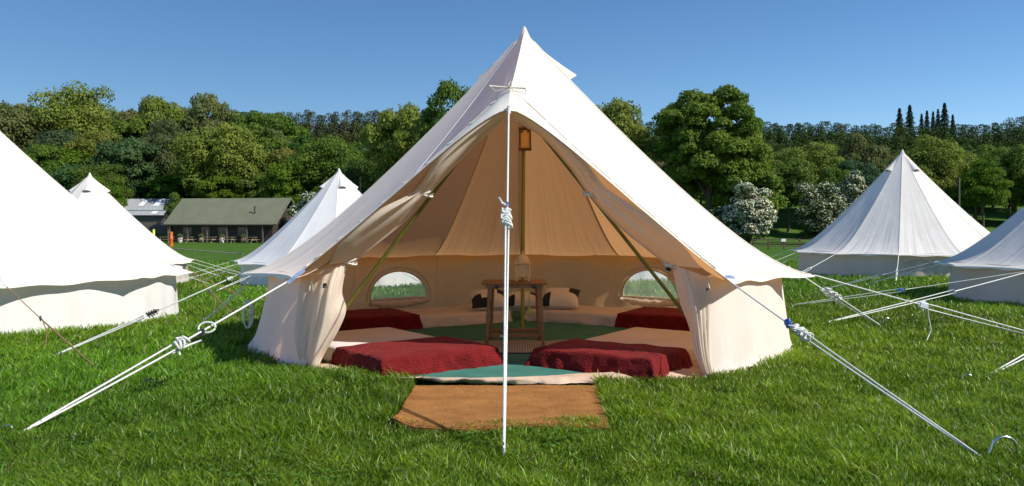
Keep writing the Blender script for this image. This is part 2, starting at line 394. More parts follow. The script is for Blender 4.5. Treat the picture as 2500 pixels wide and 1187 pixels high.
def make_seams(T, root, guys, extra=None):
    mb = MB()
    for (a, r, z) in guys:
        L, R = [], []
        for i in range(26):
            u = .02 + .97 * i / 25
            ap = T.apex(); q = T.P(a, r, z); xy = ap.lerp(q, u); zz = ap.z - (ap.z - q.z) * prof(u) + .004
            p = Vector((xy.x, xy.y, zz)); tn = Vector((math.cos(math.radians(a)), math.sin(math.radians(a)), 0)) * .007
            inw = Vector((T.c.x - p.x, T.c.y - p.y, -.4)).normalized() * .007
            L.append([p - tn + inw, p + inw * 1.6, p + tn + inw])
        mb.grid(L)
        L = [[p[0] - 2.1 * (p[0] - p[0]), p[1], p[2]] for p in L]
    if extra:
        for line in extra: mb.tube(line, .004, 5)
    mb.build('seam_tape', M['seam'], root, angle=180)
    ob = MB(); G2 = []
    for k, (a, r, z) in enumerate(guys): G2.append((a, r, z, 0))
    for (a, r, z, q_) in G2:
        L = []
        for i in range(26):
            u = .04 + .95 * i / 25; ap = T.apex(); q = T.P(a, r, z); xy = ap.lerp(q, u); zz = ap.z - (ap.z - q.z) * prof(u)
            p = Vector((xy.x, xy.y, zz)); tn = Vector((math.cos(math.radians(a)), math.sin(math.radians(a)), 0)) * .009
            o_ = Vector((p.x - T.c.x, p.y - T.c.y, 0)).normalized() * .004 + Vector((0, 0, .005)); L.append([p - tn + o_ * .3, p + o_, p + tn + o_ * .3])
        ob.grid(L)
    return ob.build('stitched_seam', M['hem'], root, angle=180)

def make_wall(T, root, a_from, a_to, windows=(), rt=2.37, rb=2.45, ht=.725, name='wall', nseed=0, flare=None):
    """vertical canvas wall running from angle a_from to a_to; windows = list of (angle, half width, bottom, height)"""
    mb = MB(); uv = []
    def pt(a, h):
        k = h / ht
        s = a / 28.0 * 2 * PI
        n1 = noise.noise(Vector((a * .11 + nseed, h * 1.2, 3))) * .035 * (1 - k * .75)
        rr = rb + (rt - rb) * k + n1 + .014 * math.sin(s * 3 + nseed) * (1 - k)
        if h < .06: rr += .03 * (1 - h / .06) + .012 * math.sin(a * .9)
        if flare: rr += flare(a) * (1 - k) ** 1.5
        return T.P(a, rr, h)
    cuts = []
    for wa, hw, b, hh in windows:
        da = math.degrees(hw / 2.41); cuts.append((wa - da - 4.0, wa + da + 4.0, wa, da, b, hh))
    cuts.sort()
    segs = []; cur = a_from
    for c in cuts: segs.append((cur, c[0])); cur = c[1]
    segs.append((cur, a_to))
    for s0, s1 in segs:
        n = max(2, int((s1 - s0) / 1.4)); hs = [0, .02, .05, .09, .16, .25, .35, .45, .55, .65, ht]
        mb.grid([[pt(s0 + (s1 - s0) * j / n, h) for j in range(n + 1)] for h in hs])
        uv.extend([((s0 + (s1 - s0) * j / n) / 60.0, 1 - h / ht * .75) for h in hs for j in range(n + 1)])
    for lo, hi, wa, da, b, hh in cuts:
        # half-moon opening: ring between the opening outline and the rectangle
        inner = []
        nA = 30
        for i in range(nA + 1):
            t = PI * i / nA; inner.append((wa + da * math.cos(t), b + hh * math.sin(t) ** .9 if 0 < i < nA else b))
        nB = 14
        for i in range(1, nB): inner.append((wa - da + 2 * da * i / nB, b))
        ctr = (wa, b + hh * .4)
        outer = []
        for (a, h) in inner:
            dx, dy = a - ctr[0], h - ctr[1]; ts = []
            if dx > 1e-6: ts.append((hi - ctr[0]) / dx)
            if dx < -1e-6: ts.append((lo - ctr[0]) / dx)
            if dy > 1e-6: ts.append((ht - ctr[1]) / dy)
            if dy < -1e-6: ts.append((0 - ctr[1]) / dy)
            t = min(ts); outer.append([ctr[0] + dx * t, ctr[1] + dy * t])
        for corner in ((hi, ht), (lo, ht), (lo, 0), (hi, 0)):
            k = min(range(len(outer)), key=lambda q: ((outer[q][0] - corner[0]) / 10) ** 2 + (outer[q][1] - corner[1]) ** 2); outer[k] = list(corner)
        rings = []
        for f_ in (0, .25, .5, .75, 1): rings.append([(inner[i][0] * (1 - f_) + outer[i][0] * f_, inner[i][1] * (1 - f_) + outer[i][1] * f_) for i in range(len(inner))])
        mb.grid([[pt(*q) for q in r] for r in rings[::-1]], closed=True); uv.extend([(q[0] / 60.0, 1 - q[1] / ht * .75) for r in rings[::-1] for q in r])
    mb.uv = uv
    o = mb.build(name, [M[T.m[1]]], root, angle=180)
    for lo, hi, wa, da, b, hh in cuts:
        fr = MB()
        loop = [pt(wa + da * math.cos(PI * i / 30), b + hh * math.sin(PI * i / 30) ** .9 if 0 < i < 30 else b) for i in range(31)]
        loop += [pt(wa - da + 2 * da * i / 10, b) for i in range(1, 11)]
        fr.tube(loop, .014, 6, cap=False, flat=.6)
        loop2 = [pt(wa + da * 1.13 * math.cos(PI * i / 30), b + hh * 1.15 * math.sin(PI * i / 30) ** .9 if 0 < i < 30 else b) for i in range(31)]
        loop2 = [p + (Vector((T.c.x, T.c.y, p.z)) - p).normalized() * .008 for p in loop2]
        fr.tube(loop2, .008, 6, cap=False)
        w_ = fr.build('window', M['seam'], root, angle=180)
        pn = MB(); n = 20; top = []; bot = []
        for i in range(n + 1):
            t = PI * i / n; top.append(pt(wa + da * math.cos(t), b + hh * math.sin(t) ** .9 if 0 < i < n else b + .001)); bot.append(pt(wa + da * math.cos(t), b))
        pn.grid([top, bot]); pn.build('pane', M['pane'], w_, angle=180)
        # blind rolled down below the window
        rl = MB(); L = []
        for i in range(19):
            a = wa - da * 1.05 + 2.1 * da * i / 18; s = math.sin(PI * i / 18)
            p = pt(a, b - .035 - .03 * s + .008 * math.sin(i * 2.1)); L.append(p + (Vector((T.c.x, T.c.y, p.z)) - p).normalized() * (.03 + .02 * s))
        rl.tube(L, [.022 + .022 * math.sin(PI * i / 18) + .006 * math.sin(i * 1.9) for i in range(19)], 8)
        rl.build('window_blind', M['flap'], w_, angle=180)
    return o, pt
def make_vent(T, root, a, da=15, u0=.05, u1=.165, lift=.10, r=2.62, z=.69):
    mb = MB(); P = []; n = 10; q0 = T.P(a, r, z)
    def surf(ang, u, off):
        q = T.P(ang, r, z); ap = T.apex(); p = ap.lerp(q, u); p.z = ap.z - (ap.z - q.z) * prof(u)
        nrm = Vector((math.sin(math.radians(ang)), -math.cos(math.radians(ang)), .75)).normalized(); return p + nrm * off
    for i in range(9):
        k = i / 8; u = u0 + (u1 - u0) * k
        P.append([surf(a + da * (.45 + .55 * k) * (2 * j / n - 1), u, .006 + lift * k ** 1.3 * (math.cos(PI * (j / n - .5)) ** .8 if 0 < j < n else 0)) for j in range(n + 1)])
    mb.grid(P)
    lip = [p + (surf(a, u1, .02) - surf(a, u1 + .012, 0)) * 0 + Vector((0, 0, -.012)) for p in P[-1]]
    mb.grid([P[-1], lip], 1)
    v = mb.build('vent_hood', [M[T.m[0]], M['hem']], root, angle=180)
    dk = MB(); dk.grid([[surf(a + da * .8 * (2 * j / 6 - 1), u1 - .03, .005) for j in range(7)], [surf(a + da * .8 * (2 * j / 6 - 1), u1 - .004, .005) for j in range(7)]])  # dark face standing in for the shade inside the hood
    dk.build('vent_shade', M['dark_tag'], v, angle=180)
def make_cap(T, root, r=.085, h=.13):
    mb = MB(); rings = []
    for zz, rr in ((T.H + .045, .004), (T.H + .03, .016), (T.H - .01, .032), (T.H - .05, .05), (T.H - h, r), (T.H - h - .008, r - .006)):
        rings.append([T.P(i * 22.5, rr * (1 + .05 * math.sin(i * 2.0)), zz) for i in range(16)])
    mb.grid(rings, closed=True); mb.build('apex_cap', [M[T.m[0]]], root, angle=180)

def rope(root, pts, r=.0055, mat='rope', knots=(), sliders=(), split=None, name='guy_rope', sag=0.012, gap=.022):
    """pts: attach point ... peg. split: fraction along the line where the rope becomes a doubled loop down to the peg"""
    mb = MB(); A = Vector(pts[0]); B = Vector(pts[-1])
    def along(t, off=0.0):
        p = A.lerp(B, t); p.z -= sag * math.sin(PI * t) * (A - B).length * .3
        return p
    d = (B - A).normalized(); side = d.cross(Vector((0, 0, 1)))
    if side.length < .2: side = Vector((1, 0, 0))
    side.normalize(); upv = side.cross(d).normalized()
    if split is None: mb.tube([along(i / 12) for i in range(13)], r, 6)
    else:
        mb.tube([along(split * i / 8) for i in range(9)], r, 6)
        for sg in (-1, 1):
            L = []
            for i in range(12):
                k = i / 11; t = split + (1 - split) * k; L.append(along(t) + (upv * .7 + side * .5) * sg * gap * (1 - k) ** .7)
            mb.tube(L, r * .9, 6)
    o = mb.build(name, M[mat], root, angle=180)
    for t, size in knots:
        kb = MB(); c = along(t)
        for q in range(5):
            ph = q * 1.3; ctr = c + d * (q - 2) * size * .32
            L = [ctr + (side * math.cos(s) + upv * math.sin(s)) * size * (.42 + .14 * math.sin(ph + s)) + d * size * .25 * math.sin(s + ph) for s in [2 * PI * i / 10 for i in range(11)]]
            kb.tube(L, r * 1.05, 6)
        e = c + side * size * .6; kb.tube([c, e + upv * size * .5, e + upv * size * .2 - d * size * .9], r, 6)
        kb.build('knot', M[mat], o, angle=180)
    for t, size, mt in sliders:
        sb = MB(); c = along(t)
        R = Vector((0, 0, 1)).rotation_difference(upv).to_matrix()
        X = d; Yv = side; Z = upv
        from mathutils import Matrix
        RM = Matrix((X, Yv, Z)).transposed()
        sb.box(c, (size * 1.6, size * .5, size * 1.1), R=RM, bev=size * .15)
        sb.tube([c - d * size * .95, c + Z * size * .75, c + d * size * .95, c - Z * size * .75, c - d * size * .95], size * .16, 6)
        sb.build('slider', M[mt], o)
    return o, along
def peg(p, ang, label, s=1.0, mat='steel', group='steel tent pegs'):
    t = thing('tent_peg', label, 'tent peg', p, group)
    mb = MB(); L = []; dx, dy = math.cos(ang), math.sin(ang)
    L.append(p + Vector((-dx * .06, -dy * .06, -.10)) * s)
    L.append(p + Vector((-dx * .01, -dy * .01, .03)) * s)
    for i in range(10):
        q = PI * (1 - i / 9); L.append(p + Vector((dx * (.06 + .055 * math.cos(q)), dy * (.06 + .055 * math.cos(q)), .055 + .05 * math.sin(q))) * s)
    L.append(p + Vector((dx * .125, dy * .125, .03)) * s)
    mb.tube(L, .006 * s, 8); mb.build('hook', M[mat], t, angle=180)
    return t

# ---- the main tent
def main_tent():
    T = Tent((CX, CY), 0.0, H=W(1280, 76, CY).z, mats=('cream', 'cream_wall'))
    root = thing('bell_tent', 'large cream bell tent with open door and burgundy blankets inside', 'tent', (CX, CY, 0), 'canvas bell tents')
    tipR = W(1785, 690, 5.81); tipL = W(712, 682, 5.98)
    def angr(p): return math.degrees(math.atan2(p.x - CX, CY - p.y)), math.hypot(p.x - CX, p.y - CY), p.z
    aR = angr(tipR); aL = angr(tipL)
    gR = [aR, (65, 2.66, .685), (93, 2.62, .69), (122, 2.62, .69), (151, 2.62, .69), (180, 2.62, .69)]
    gL = [(180, 2.62, .69), (206, 2.62, .69), (234, 2.62, .69), (262, 2.62, .69), (290, 2.62, .685), (360 + aL[0], aL[1], aL[2])]
    guys = gR + gL[1:]
    pk = W(1246, 214, 6.15); tp = W(1242, 270, 5.97)
    def S(tip):
        def f(v): p = pk.lerp(tip, v); p.z -= .035 * math.sin(PI * v); return p
        return f
    def E(tip, dy=0.0):
        def f(v):
            p = tp.lerp(tip, v); p.z += .10 * math.sin(PI * min(1, v ** .62)) * (1 - v); p.y += dy; return p
        return f
    make_roof(T, root, guys, front=[(1, S(tipR), 33), (-1, S(tipL), -40)])
    # awning border strips either side of the door
    for tip, sg in ((tipR, 1), (tipL, -1)):
        mb = MB(); s_, e_ = S(tip), E(tip); rows = []
        for j in range(29):
            v = j / 28; a = s_(v) + Vector((0, -.003, .004)); b = e_(v)
            m_ = a.lerp(b, .5) + Vector((0, -.02, .012)) * (1 - v)
            rows.append([a, a.lerp(m_, .5), m_, m_.lerp(b, .5), b, b + Vector((0, .03, .018))])
        mb.grid(rows)
        # toggles along the seam
        for k in range(9):
            v = .08 + .1 * k; p = s_(v) + Vector((0, -.012, .008)); mb.tube([p + Vector((-.02 * sg, 0, .012)), p + Vector((.02 * sg, 0, -.012))], .006, 6)
        mb.build('awning_border', M['hem'], root, angle=60)
        # zip line
        zb = MB(); zb.tube([s_(v / 30) + Vector((0, -.006, .010)) for v in range(2, 29)], .005, 5)
        zb.build('zip', M['seam'], root, angle=180)
    make_seams(T, root, guys[1:-1] if False else guys)
    # ridge seam to the A-frame
    fl = lambda a: .10 * math.exp(-((a - 282) / 14.0) ** 2) + .03 * math.exp(-((a - 66) / 10) ** 2)
    wins = [(180 - 40, .39, .225, .335), (180 + 38.5, .39, .215, .33)]
    make_wall(T, root, 31, 317, windows=wins, rb=2.44, nseed=2.3, flare=fl)
    # wall seams inside
    for a in (93, 122, 151, 206, 234, 262):
        mb = MB(); mb.grid([[T.P(a - .12, 2.355 + .06 * (1 - h / .72), h), T.P(a + .12, 2.355 + .06 * (1 - h / .72), h)] for h in (.02, .2, .4, .6, .72)]); mb.build('wall_seam', M['seam'], root, angle=180)
    for a0, a1 in ((122, 151), (206, 234)):
        mb = MB(); mb.grid([[T.P(a0 + (a1 - a0) * j / 12, 2.385, .185), T.P(a0 + (a1 - a0) * j / 12, 2.385, .193)] for j in range(13)]); mb.build('wall_seam', M['seam'], root, angle=180)
    # eave inside band
    make_cap(T, root)
    for a in (100, 252, 150, 205): make_vent(T, root, a, lift=.055 if a in (252, 205) else .10)
    # centre pole
    mb = MB(); top = T.apex(); mb.tube([(CX - .02, CY, .01), (CX - .01, CY, 1.2), (CX, CY, T.H - .03)], [.018, .018, .016], 12)
    mb.tube([(CX - .02, CY, .0), (CX - .02, CY, .02)], .04, 12)
    mb.build('centre_pole', M['bamboo'], root)
    # A-frame
    fa = W(1244, 228, 6.17)
    for foot in (Vector((-1.64, 6.47, .02)), Vector((1.63, 6.18, .02))):
        mb = MB(); a = fa + Vector((.012 if foot.x > 0 else -.012, .02, -.02)); m_ = a.lerp(foot, .5) + Vector((0, .03, .012))
        mb.tube([foot, foot.lerp(m_, .5) + Vector((0, .012, .004)), m_, m_.lerp(a, .5), a], .0145, 10); mb.build('frame_pole', M['olive'], root, angle=180)
    # toggle bar and cords above the door
    mb = MB(); c = W(1244, 214, 6.10)
    mb.tube([W(1195, 210, 6.10), c, W(1283, 216, 6.10)], .006, 6)
    mb.tube([W(1196, 211, 6.09), W(1210, 224, 6.08), W(1222, 220, 6.08), W(1243, 214, 6.09)], .004, 5)
    mb.tube([W(1245, 214, 6.09), W(1256, 222, 6.08), W(1270, 226, 6.08), W(1284, 228, 6.09), W(1283, 217, 6.09)], .004, 5)
    mb.tube([W(1245, 198, 6.12), W(1241, 207, 6.10), W(1245, 216, 6.09), W(1250, 207, 6.10), W(1245, 198, 6.12)], .005, 5)
    mb.build('door_toggle', M['seam'], root, angle=180)
    # door flaps: gathered upper band and hanging lower curtain
    def interp(pts, t):
        x = t * (len(pts) - 1); i = min(int(x), len(pts) - 2); f = x - i
        p0 = pts[max(i - 1, 0)]; p1 = pts[i]; p2 = pts[i + 1]; p3 = pts[min(i + 2, len(pts) - 1)]
        return .5 * ((2 * p1) + (p2 - p0) * f + (2 * p0 - 5 * p1 + 4 * p2 - p3) * f * f + (3 * p1 - p0 - 3 * p2 + p3) * f ** 3)
    BL = [W(1236, 284, 6.08), W(1172, 335, 6.12), W(1103, 405, 6.15), W(1040, 472, 6.2), W(985, 535, 6.25), W(915, 592, 6.28), W(852, 640, 6.3)]
    BR = [W(1252, 284, 6.08), W(1322, 325, 6.1), W(1387, 395, 6.1), W(1442, 472, 6.1), W(1512, 545, 6.1), W(1580, 600, 6.1), W(1642, 648, 6.1)]
    for tip, B, sg in ((tipL, BL, -1), (tipR, BR, 1)):
        mb = MB(); rows = []; e_ = E(tip)
        for j in range(41):
            t = j / 40; a = e_(.01 + t * .93) + Vector((0, .035, .012)); b = interp(B, t); row = []
            pin = .55 * math.exp(-((t - .5) / .11) ** 2) + .5 * math.exp(-((t - 1) / .12) ** 2); a = a.lerp(b, pin * (1 if sg < 0 else .6))
            for i in range(17):
                k = i / 16; p = a.lerp(b, k)
                fo = math.sin(k * PI * 4.0 + t * 1.5) * .028 * math.sin(PI * min(1, t * 1.1 + .03)) * math.sin(PI * k) ** .5
                tie = math.exp(-((t - .5) / .05) ** 2)
                p.y += fo * .9 * (1 - tie * .8) - (.07 if sg < 0 else .035) * math.sin(PI * k) * math.sin(PI * min(1, t + .04)) ** .5 * (1 - .5 * tie); p.z += fo * .5
                row.append(p)
            # rolled inner edge
            for q in range(1, 6):
                an = q / 5 * PI * 1.3; rr = .016; row.append(b + Vector((0, math.sin(an) * rr, 0)) + Vector((0, 0, -(1 - math.cos(an)) * rr)))
            rows.append(row)
        mb.grid(rows)
        fl_ = mb.build('door_flap', M['flap'], root, angle=180)
        for tt in (.5, .985):
            tb = MB(); c = interp(B, tt)
            for q in (-1, 1):
                L = [c + Vector((math.cos(s) * .05, math.sin(s) * .03, math.sin(s + q) * .02 + q * .008)) for s in [2 * PI * i / 12 for i in range(13)]]
                tb.tube(L, .007, 6)
            tb.tube([c, c + Vector((.03 * -sg, -.02, -.02)), c + Vector((.06 * -sg, -.01, .0))], .006, 6)
            tb.build('tie_cord', M['hem'], fl_, angle=180)
    cbL = G(766, 908, 0); cbR = G(1722, 926, 0)
    # left curtain
    inL = [W(852, 640, 6.31), W(842, 672, 6.31), W(836, 715, 6.31), W(846, 757, 6.31), W(824, 812, 6.30), W(792, 865, 6.3), W(774, 905, 6.24)]
    midL = [W(826, 648, 6.24), W(808, 700, 6.12), W(800, 750, 6.08), W(790, 800, 6.08), W(776, 850, 6.1), W(768, 880, 6.12), W(763, 906, 6.15)]
    ouL = [W(735, 675, 6.36), W(728, 720, 6.34), W(722, 770, 6.33), W(718, 810, 6.32), W(722, 850, 6.3), W(730, 880, 6.3), W(735, 897, 6.3)]
    inR = [W(1642, 648, 6.12), W(1648, 690, 6.1), W(1662, 745, 6.08), W(1682, 800, 6.05), W(1692, 850, 6.0), W(1705, 890, 5.97), W(1722, 922, 5.93)]
    midR = [W(1668, 655, 5.98), W(1688, 700, 5.9), W(1697, 750, 5.88), W(1702, 800, 5.88), W(1708, 850, 5.88), W(1716, 890, 5.88), W(1726, 923, 5.9)]
    ouR = [W(1735, 680, 6.02), W(1736, 720, 5.98), W(1736, 770, 5.97), W(1734, 810, 5.96), W(1734, 850, 5.95), W(1736, 885, 5.94), W(1742, 915, 5.93)]
    for a_, b_, c_ in ((inL, midL, ouL), (inR, midR, ouR)):
        mb = MB(); rows = []
        for j in range(31):
            t = j / 30; A_ = interp(a_, t); B_ = interp(b_, t); C_ = interp(c_, t); row = []
            for i in range(25):
                k = i / 24
                kk = k / .4 if k < .4 else (k - .4) / .6
                lin = A_.lerp(B_, kk) if k < .4 else B_.lerp(C_, kk)
                p = (A_ * (1 - k) ** 2 + 2 * B_ * k * (1 - k) + C_ * k * k) * .3 + lin * .7
                am = .008 * (.35 + .65 * math.sin(PI * t)) * math.sin(PI * k) ** .4
                p.y += am * math.sin(k * 13 + 5 * k * k + t * 2.2 + 1) + .010 * math.sin(k * 41 - t * 3)
                row.append(p)
            rows.append(row)
        mb.grid(rows); mb.build('door_curtain', M['flap'], root, angle=180)
    # little ties and toggles hanging by the door
    tb = MB()
    p = W(760, 690, 6.12)
    tb.tube([p, p + Vector((-.01, 0, -.03)), p + Vector((-.012, -.01, -.06)), p + Vector((.01, -.01, -.06)), p + Vector((.006, 0, -.01))], .006, 5)
    tb.build('tie_cord', M['hem'], root, angle=180); tb = MB()
    p = W(1728, 680, 5.86); tb.tube([p, p + Vector((.004, -.01, -.05)), p + Vector((.01, -.01, -.07))], .004, 5)
    tb.build('tie_cord', M['hem'], root, angle=180)
    tb = MB(); p = W(793, 692, 6.12); tb.tube([p, p + Vector((0, 0, -.035))], [.013, .017], 8)
    tb.build('toggle', M['pegblack'], root, angle=180); tb = MB(); tb.tube([W(1626, 655, 6.05), W(1638, 660, 6.04)], .012, 8); tb.build('toggle', M['pegblack'], root, angle=180); tb = MB(); tb.tube([W(1727, 704, 5.84), W(1727, 710, 5.84)], .009, 8)
    tb.build('toggle', M['pegblack'], root, angle=180)
    # label patches
    tb = MB()
    def patch(a, b, c, d): tb.grid([[a, b], [d, c]])
    tb.grid([[W(700, 688, 5.93), W(722, 668, 5.93), W(742, 655, 5.94)], [W(706, 694, 5.92), W(727, 677, 5.92), W(746, 663, 5.93)]])
    tb.build('label_patch', M['patch'], root, angle=180)
    tb = MB(); tb.grid([[W(1768, 672, 5.79), W(1780, 672, 5.79), W(1791, 674, 5.79)], [W(1773, 680, 5.785), W(1782, 680, 5.785), W(1796, 681, 5.785)]])
    tb.build('label_patch', M['patch'], root, angle=180)
    # groundsheet with door sill
    gs = MB(); ring = [T.P(a, 2.42, .008) for a in range(31, 318, 4)]
    top = [(772, 893), (800, 890), (870, 911), (950, 920), (1050, 925), (1150, 927), (1240, 925), (1330, 922), (1480, 911), (1560, 900), (1640, 878), (1700, 858), (1718, 900)]
    bot = [(764, 909), (800, 915), (870, 921), (950, 927), (1050, 931), (1150, 936), (1240, 937), (1330, 938), (1480, 934), (1560, 933), (1640, 932), (1700, 930), (1722, 927)]
    front_ = [G(x, y + 3, .008) for x, y in reversed(top[1:-1])]
    n0 = len(gs.v); allp = ring + list(reversed(front_))
    cc = Vector((CX, CY, .008)); gs.add([cc] + allp, [(0, i, i + 1) for i in range(1, len(allp))] + [(0, len(allp), 1)])
    import bisect
    def smooth_line(pts, z, n=70, wob=0):
        out = []
        xs = [q[0] for q in pts]
        for i in range(n + 1):
            x = xs[0] + (xs[-1] - xs[0]) * i / n; y = float(np.interp(x, xs, [q[1] for q in pts])); out.append(G(x, y + wob * math.sin(i * .9) + wob * .6 * math.sin(i * 2.3), z))
        return out
    a0 = smooth_line(top, .016); a0 = [p + Vector((0, .12, -.004)) for p in a0]
    a1 = smooth_line(top, .05, wob=1.2); a3 = smooth_line(bot, .012, wob=1.0)
    a2 = [p.lerp(q, .5) + Vector((0, -.012 * (1 + math.sin(i * .8)), .012 * math.sin(i * .7 + 1))) for i, (p, q) in enumerate(zip(a1, a3))]
    gs.grid([a0, a1, a2, a3])
    gs.build('groundsheet', M['groundsheet'], root, angle=180)
    return T, root, tipL, tipR, tp
T0, R0, tipL, tipR, tpk = main_tent()
main_peg = {}
# centre guy
pC = G(1230, 1118, .01)
o, f = rope(R0, [tpk + Vector((0, -.01, .03)), pC], r=.0066, split=.43, sag=0, gap=.018, knots=((.405, .05), (.428, .058)), sliders=((.375, .026, 'blue_tag'),))
mb = MB(); q = f(.378); mb.tube([q, q + Vector((-.035, -.01, .02)), q + Vector((-.055, -.015, .055))], .008, 6); mb.build('rope_tail', M['rope'], o, angle=180); mb = MB()
mb.tube([tpk + Vector((0, 0, .03)), tpk + Vector((0, -.015, -.02)), f(.03)], [.012, .016, .008], 8); mb.build('rope_eye', M['rope'], o, angle=180)
# left front guy
pL = G(42, 1062, .02)
o, f = rope(R0, [tipL, pL], r=.007, split=.50, gap=.022, knots=((.485, .06),))
mb = MB(); q = f(.385)
mb.tube([q + Vector((.055 * math.cos(s) , .02 * math.sin(s), .032 * math.sin(s) + .006)) for s in [2 * PI * i / 16 for i in range(17)]], .007, 6)
mb.build('rope_loop', M['rope'], o, angle=180); mb = MB()
mb.tube([f(.52) + Vector((0, 0, -.03)), f(.46) + Vector((.01, 0, -.035)), f(.42) + Vector((.02, 0, -.045))], .007, 6)
mb.build('rope_tail', M['rope'], o, angle=180); mb = MB(); q = f(.50); mb.tube([q, q + Vector((.01, 0, -.04)), q + Vector((.016, 0, -.06))], .007, 6); mb.build('rope_tail', M['rope'], o, angle=180)
mb = MB(); q = f(.405); mb.box(q + Vector((0, 0, -.01)), (.035, .02, .05), bev=.004); mb.build('slider', M['dark_tag'], o)
# right front guy
pR = G(2412, 1128, .02)
o, f = rope(R0, [tipR, pR], r=.0055, split=.36, gap=.04, knots=((.35, .055), (.375, .06)), sliders=((.305, .04, 'blue_tag'),))
# left second guy
tL2 = T0.P(290, 2.62, .685); pL2 = G(95, 884, .01)
o, f = rope(R0, [tL2, pL2], r=.0065, split=.50, gap=.012, knots=((.06, .02),)); mb = MB()
for k in range(4): q = f(.44 + .013 * k); mb.tube([q + Vector((-.022, .004 * k, .018)), q + Vector((.012, 0, -.022)), q + Vector((.024, -.004 * k, .016)), q + Vector((-.022, .004, .010))], .0055, 5)
mb.tube([f(.435), f(.485)], .010, 6)
mb.build('slider', M['dark_tag'], o, angle=180)
# right second guy runs out of frame
tR2 = T0.P(65, 2.66, .685); pR2 = G(2720, 868, .01)
o, f = rope(R0, [tR2, pR2], r=.0065, split=.38, gap=.03, sliders=((.365, .05, 'skylight'),))
mb = MB(); q = f(.375); mb.tube([q, q + Vector((.02, 0, -.12)), q + Vector((.035, 0, -.2)), q + Vector((.0, 0, -.28))], .004, 5); mb.build('rope_tail', M['rope'], o, angle=180)
# rear side guys
o, f = rope(R0, [T0.P(93, 2.62, .69), G(2152, 797, .02)], r=.0065, split=.5, gap=.02, knots=((.40, .07), (.46, .07), (.50, .07)))
o, f = rope(R0, [T0.P(262, 2.62, .69), G(488, 792, .01)], r=.005, split=.3, gap=.03)
q = W(603, 733, 7.6); mb = MB()
for k in range(4): mb.tube([q + Vector((math.cos(s) * (.03 + .006 * k), .01 * k, -.13 + .13 * math.sin(s))) for s in [2 * PI * i / 18 for i in range(19)]], .006, 6)
mb.build('rope_coil', M['rope'], o, angle=180)
peg(pC, 1.6, 'steel peg buried at the foot of the central door rope', .6)
peg(pL + Vector((-.02, 0, 0)), 3.3, 'peg in the grass at the bottom left end of the front rope', .5)
peg(G(2418, 1128, .0), .05, 'hooked steel peg standing in the grass at bottom right', 1.12)
peg(pL2, 3.0, 'small peg at the end of the second left rope', .5)
peg(G(2156, 798, 0), .2, 'hooked peg at the end of the knotted rope right of the tent', .9)
peg(G(348, 955, 0), .2, 'small dark hooked peg standing alone in the left grass', .75, 'dark_tag')
peg(G(486, 793, 0), .2, 'peg behind the coiled rope left of the open tent', .7)

# ------------------------------------------------------------------ neighbouring tents
def side_tent(cx, cy, label, mats, tips_rot=0, n=12, H=3.0, dz=0, wallseed=0, vents=(0, 90, 180, 270), windows=(), r=2.62):
    g0 = gzf(cx, cy) + dz
    T = Tent((cx, cy), g0, H, mats=mats)
    root = thing('bell_tent', label, 'tent', (cx, cy, g0), 'canvas bell tents')
    step = 360 / n; guys = [(tips_rot + step * k, r, .68 + .012 * math.sin(k * 2.1 + wallseed)) for k in range(n + 1)]
    make_roof(T, root, guys, NW=12, sag=.045); make_seams(T, root, guys[:-1])
    make_wall(T, root, 0, 360, nseed=wallseed, rb=2.42, windows=windows); make_cap(T, root)
    for a in vents: make_vent(T, root, a + tips_rot + 15, lift=.07)
    return T, root, guys
T1, R1, g1 = side_tent(-6.58, 9.8, 'big bright white tent cut off by the left edge', ('white', 'white_wall'), 12, wallseed=4, dz=-.13, H=2.83, vents=())
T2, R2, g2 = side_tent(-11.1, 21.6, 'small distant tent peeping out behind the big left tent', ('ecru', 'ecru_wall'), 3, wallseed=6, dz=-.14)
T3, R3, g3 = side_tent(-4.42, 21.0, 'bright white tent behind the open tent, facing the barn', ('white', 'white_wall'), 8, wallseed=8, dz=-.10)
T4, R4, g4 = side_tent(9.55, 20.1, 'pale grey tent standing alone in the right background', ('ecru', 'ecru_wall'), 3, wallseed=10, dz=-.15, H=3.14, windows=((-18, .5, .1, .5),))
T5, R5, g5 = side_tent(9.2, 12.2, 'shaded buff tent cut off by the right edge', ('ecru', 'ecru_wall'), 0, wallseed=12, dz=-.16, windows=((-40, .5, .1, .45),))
T6, R6, g6 = side_tent(2.7, 21.5, 'white tent seen only through the right rear window', ('white', 'white_wall'), 8, wallseed=14, dz=-.05)
def tip(T, guys, k): a, r, z = guys[k]; return T.P(a, r, z)
def guy(T, R_, guys, k, target=None, out=1.9, **kw):
    A = tip(T, guys, k)
    if target is None:
        a = guys[k][0]; B = T.P(a, guys[k][1] + out, 0); B.z = gzf(B.x, B.y) + .01
    else: B = Vector((target.x, target.y, gzf(target.x, target.y) + .01))
    return rope(R_, [A, B], **kw)
for k in range(12):
    guy(T3, R3, g3, k, split=.5, r=.006, gap=.02)
    guy(T2, R2, g2, k, split=.5, r=.006, gap=.02)
    guy(T4, R4, g4, k, split=.55, r=.007, gap=.025, out=1.6, sliders=((.55, .03, 'skylight'),))
    if k not in (10, 11, 9): guy(T5, R5, g5, k, split=.4, r=.006, gap=.02)
def nearest(T, guys, p): return min(range(12), key=lambda k: (tip(T, guys, k) - p).length)
k = nearest(T5, g5, W(2410, 655, 10.5)); guy(T5, R5, g5, k, G(2000, 797), split=.42, r=.0065, gap=.025)
guy(T5, R5, g5, 10, G(1915, 738), split=.5, r=.0055, gap=.03, sliders=((.52, .04, 'blue_tag'),))
guy(T5, R5, g5, 11, G(2388, 934), split=.3, r=.0065, gap=.04)
peg(G(2376, 936, 0), 3.0, 'peg at the doubled rope near the right edge', .6)
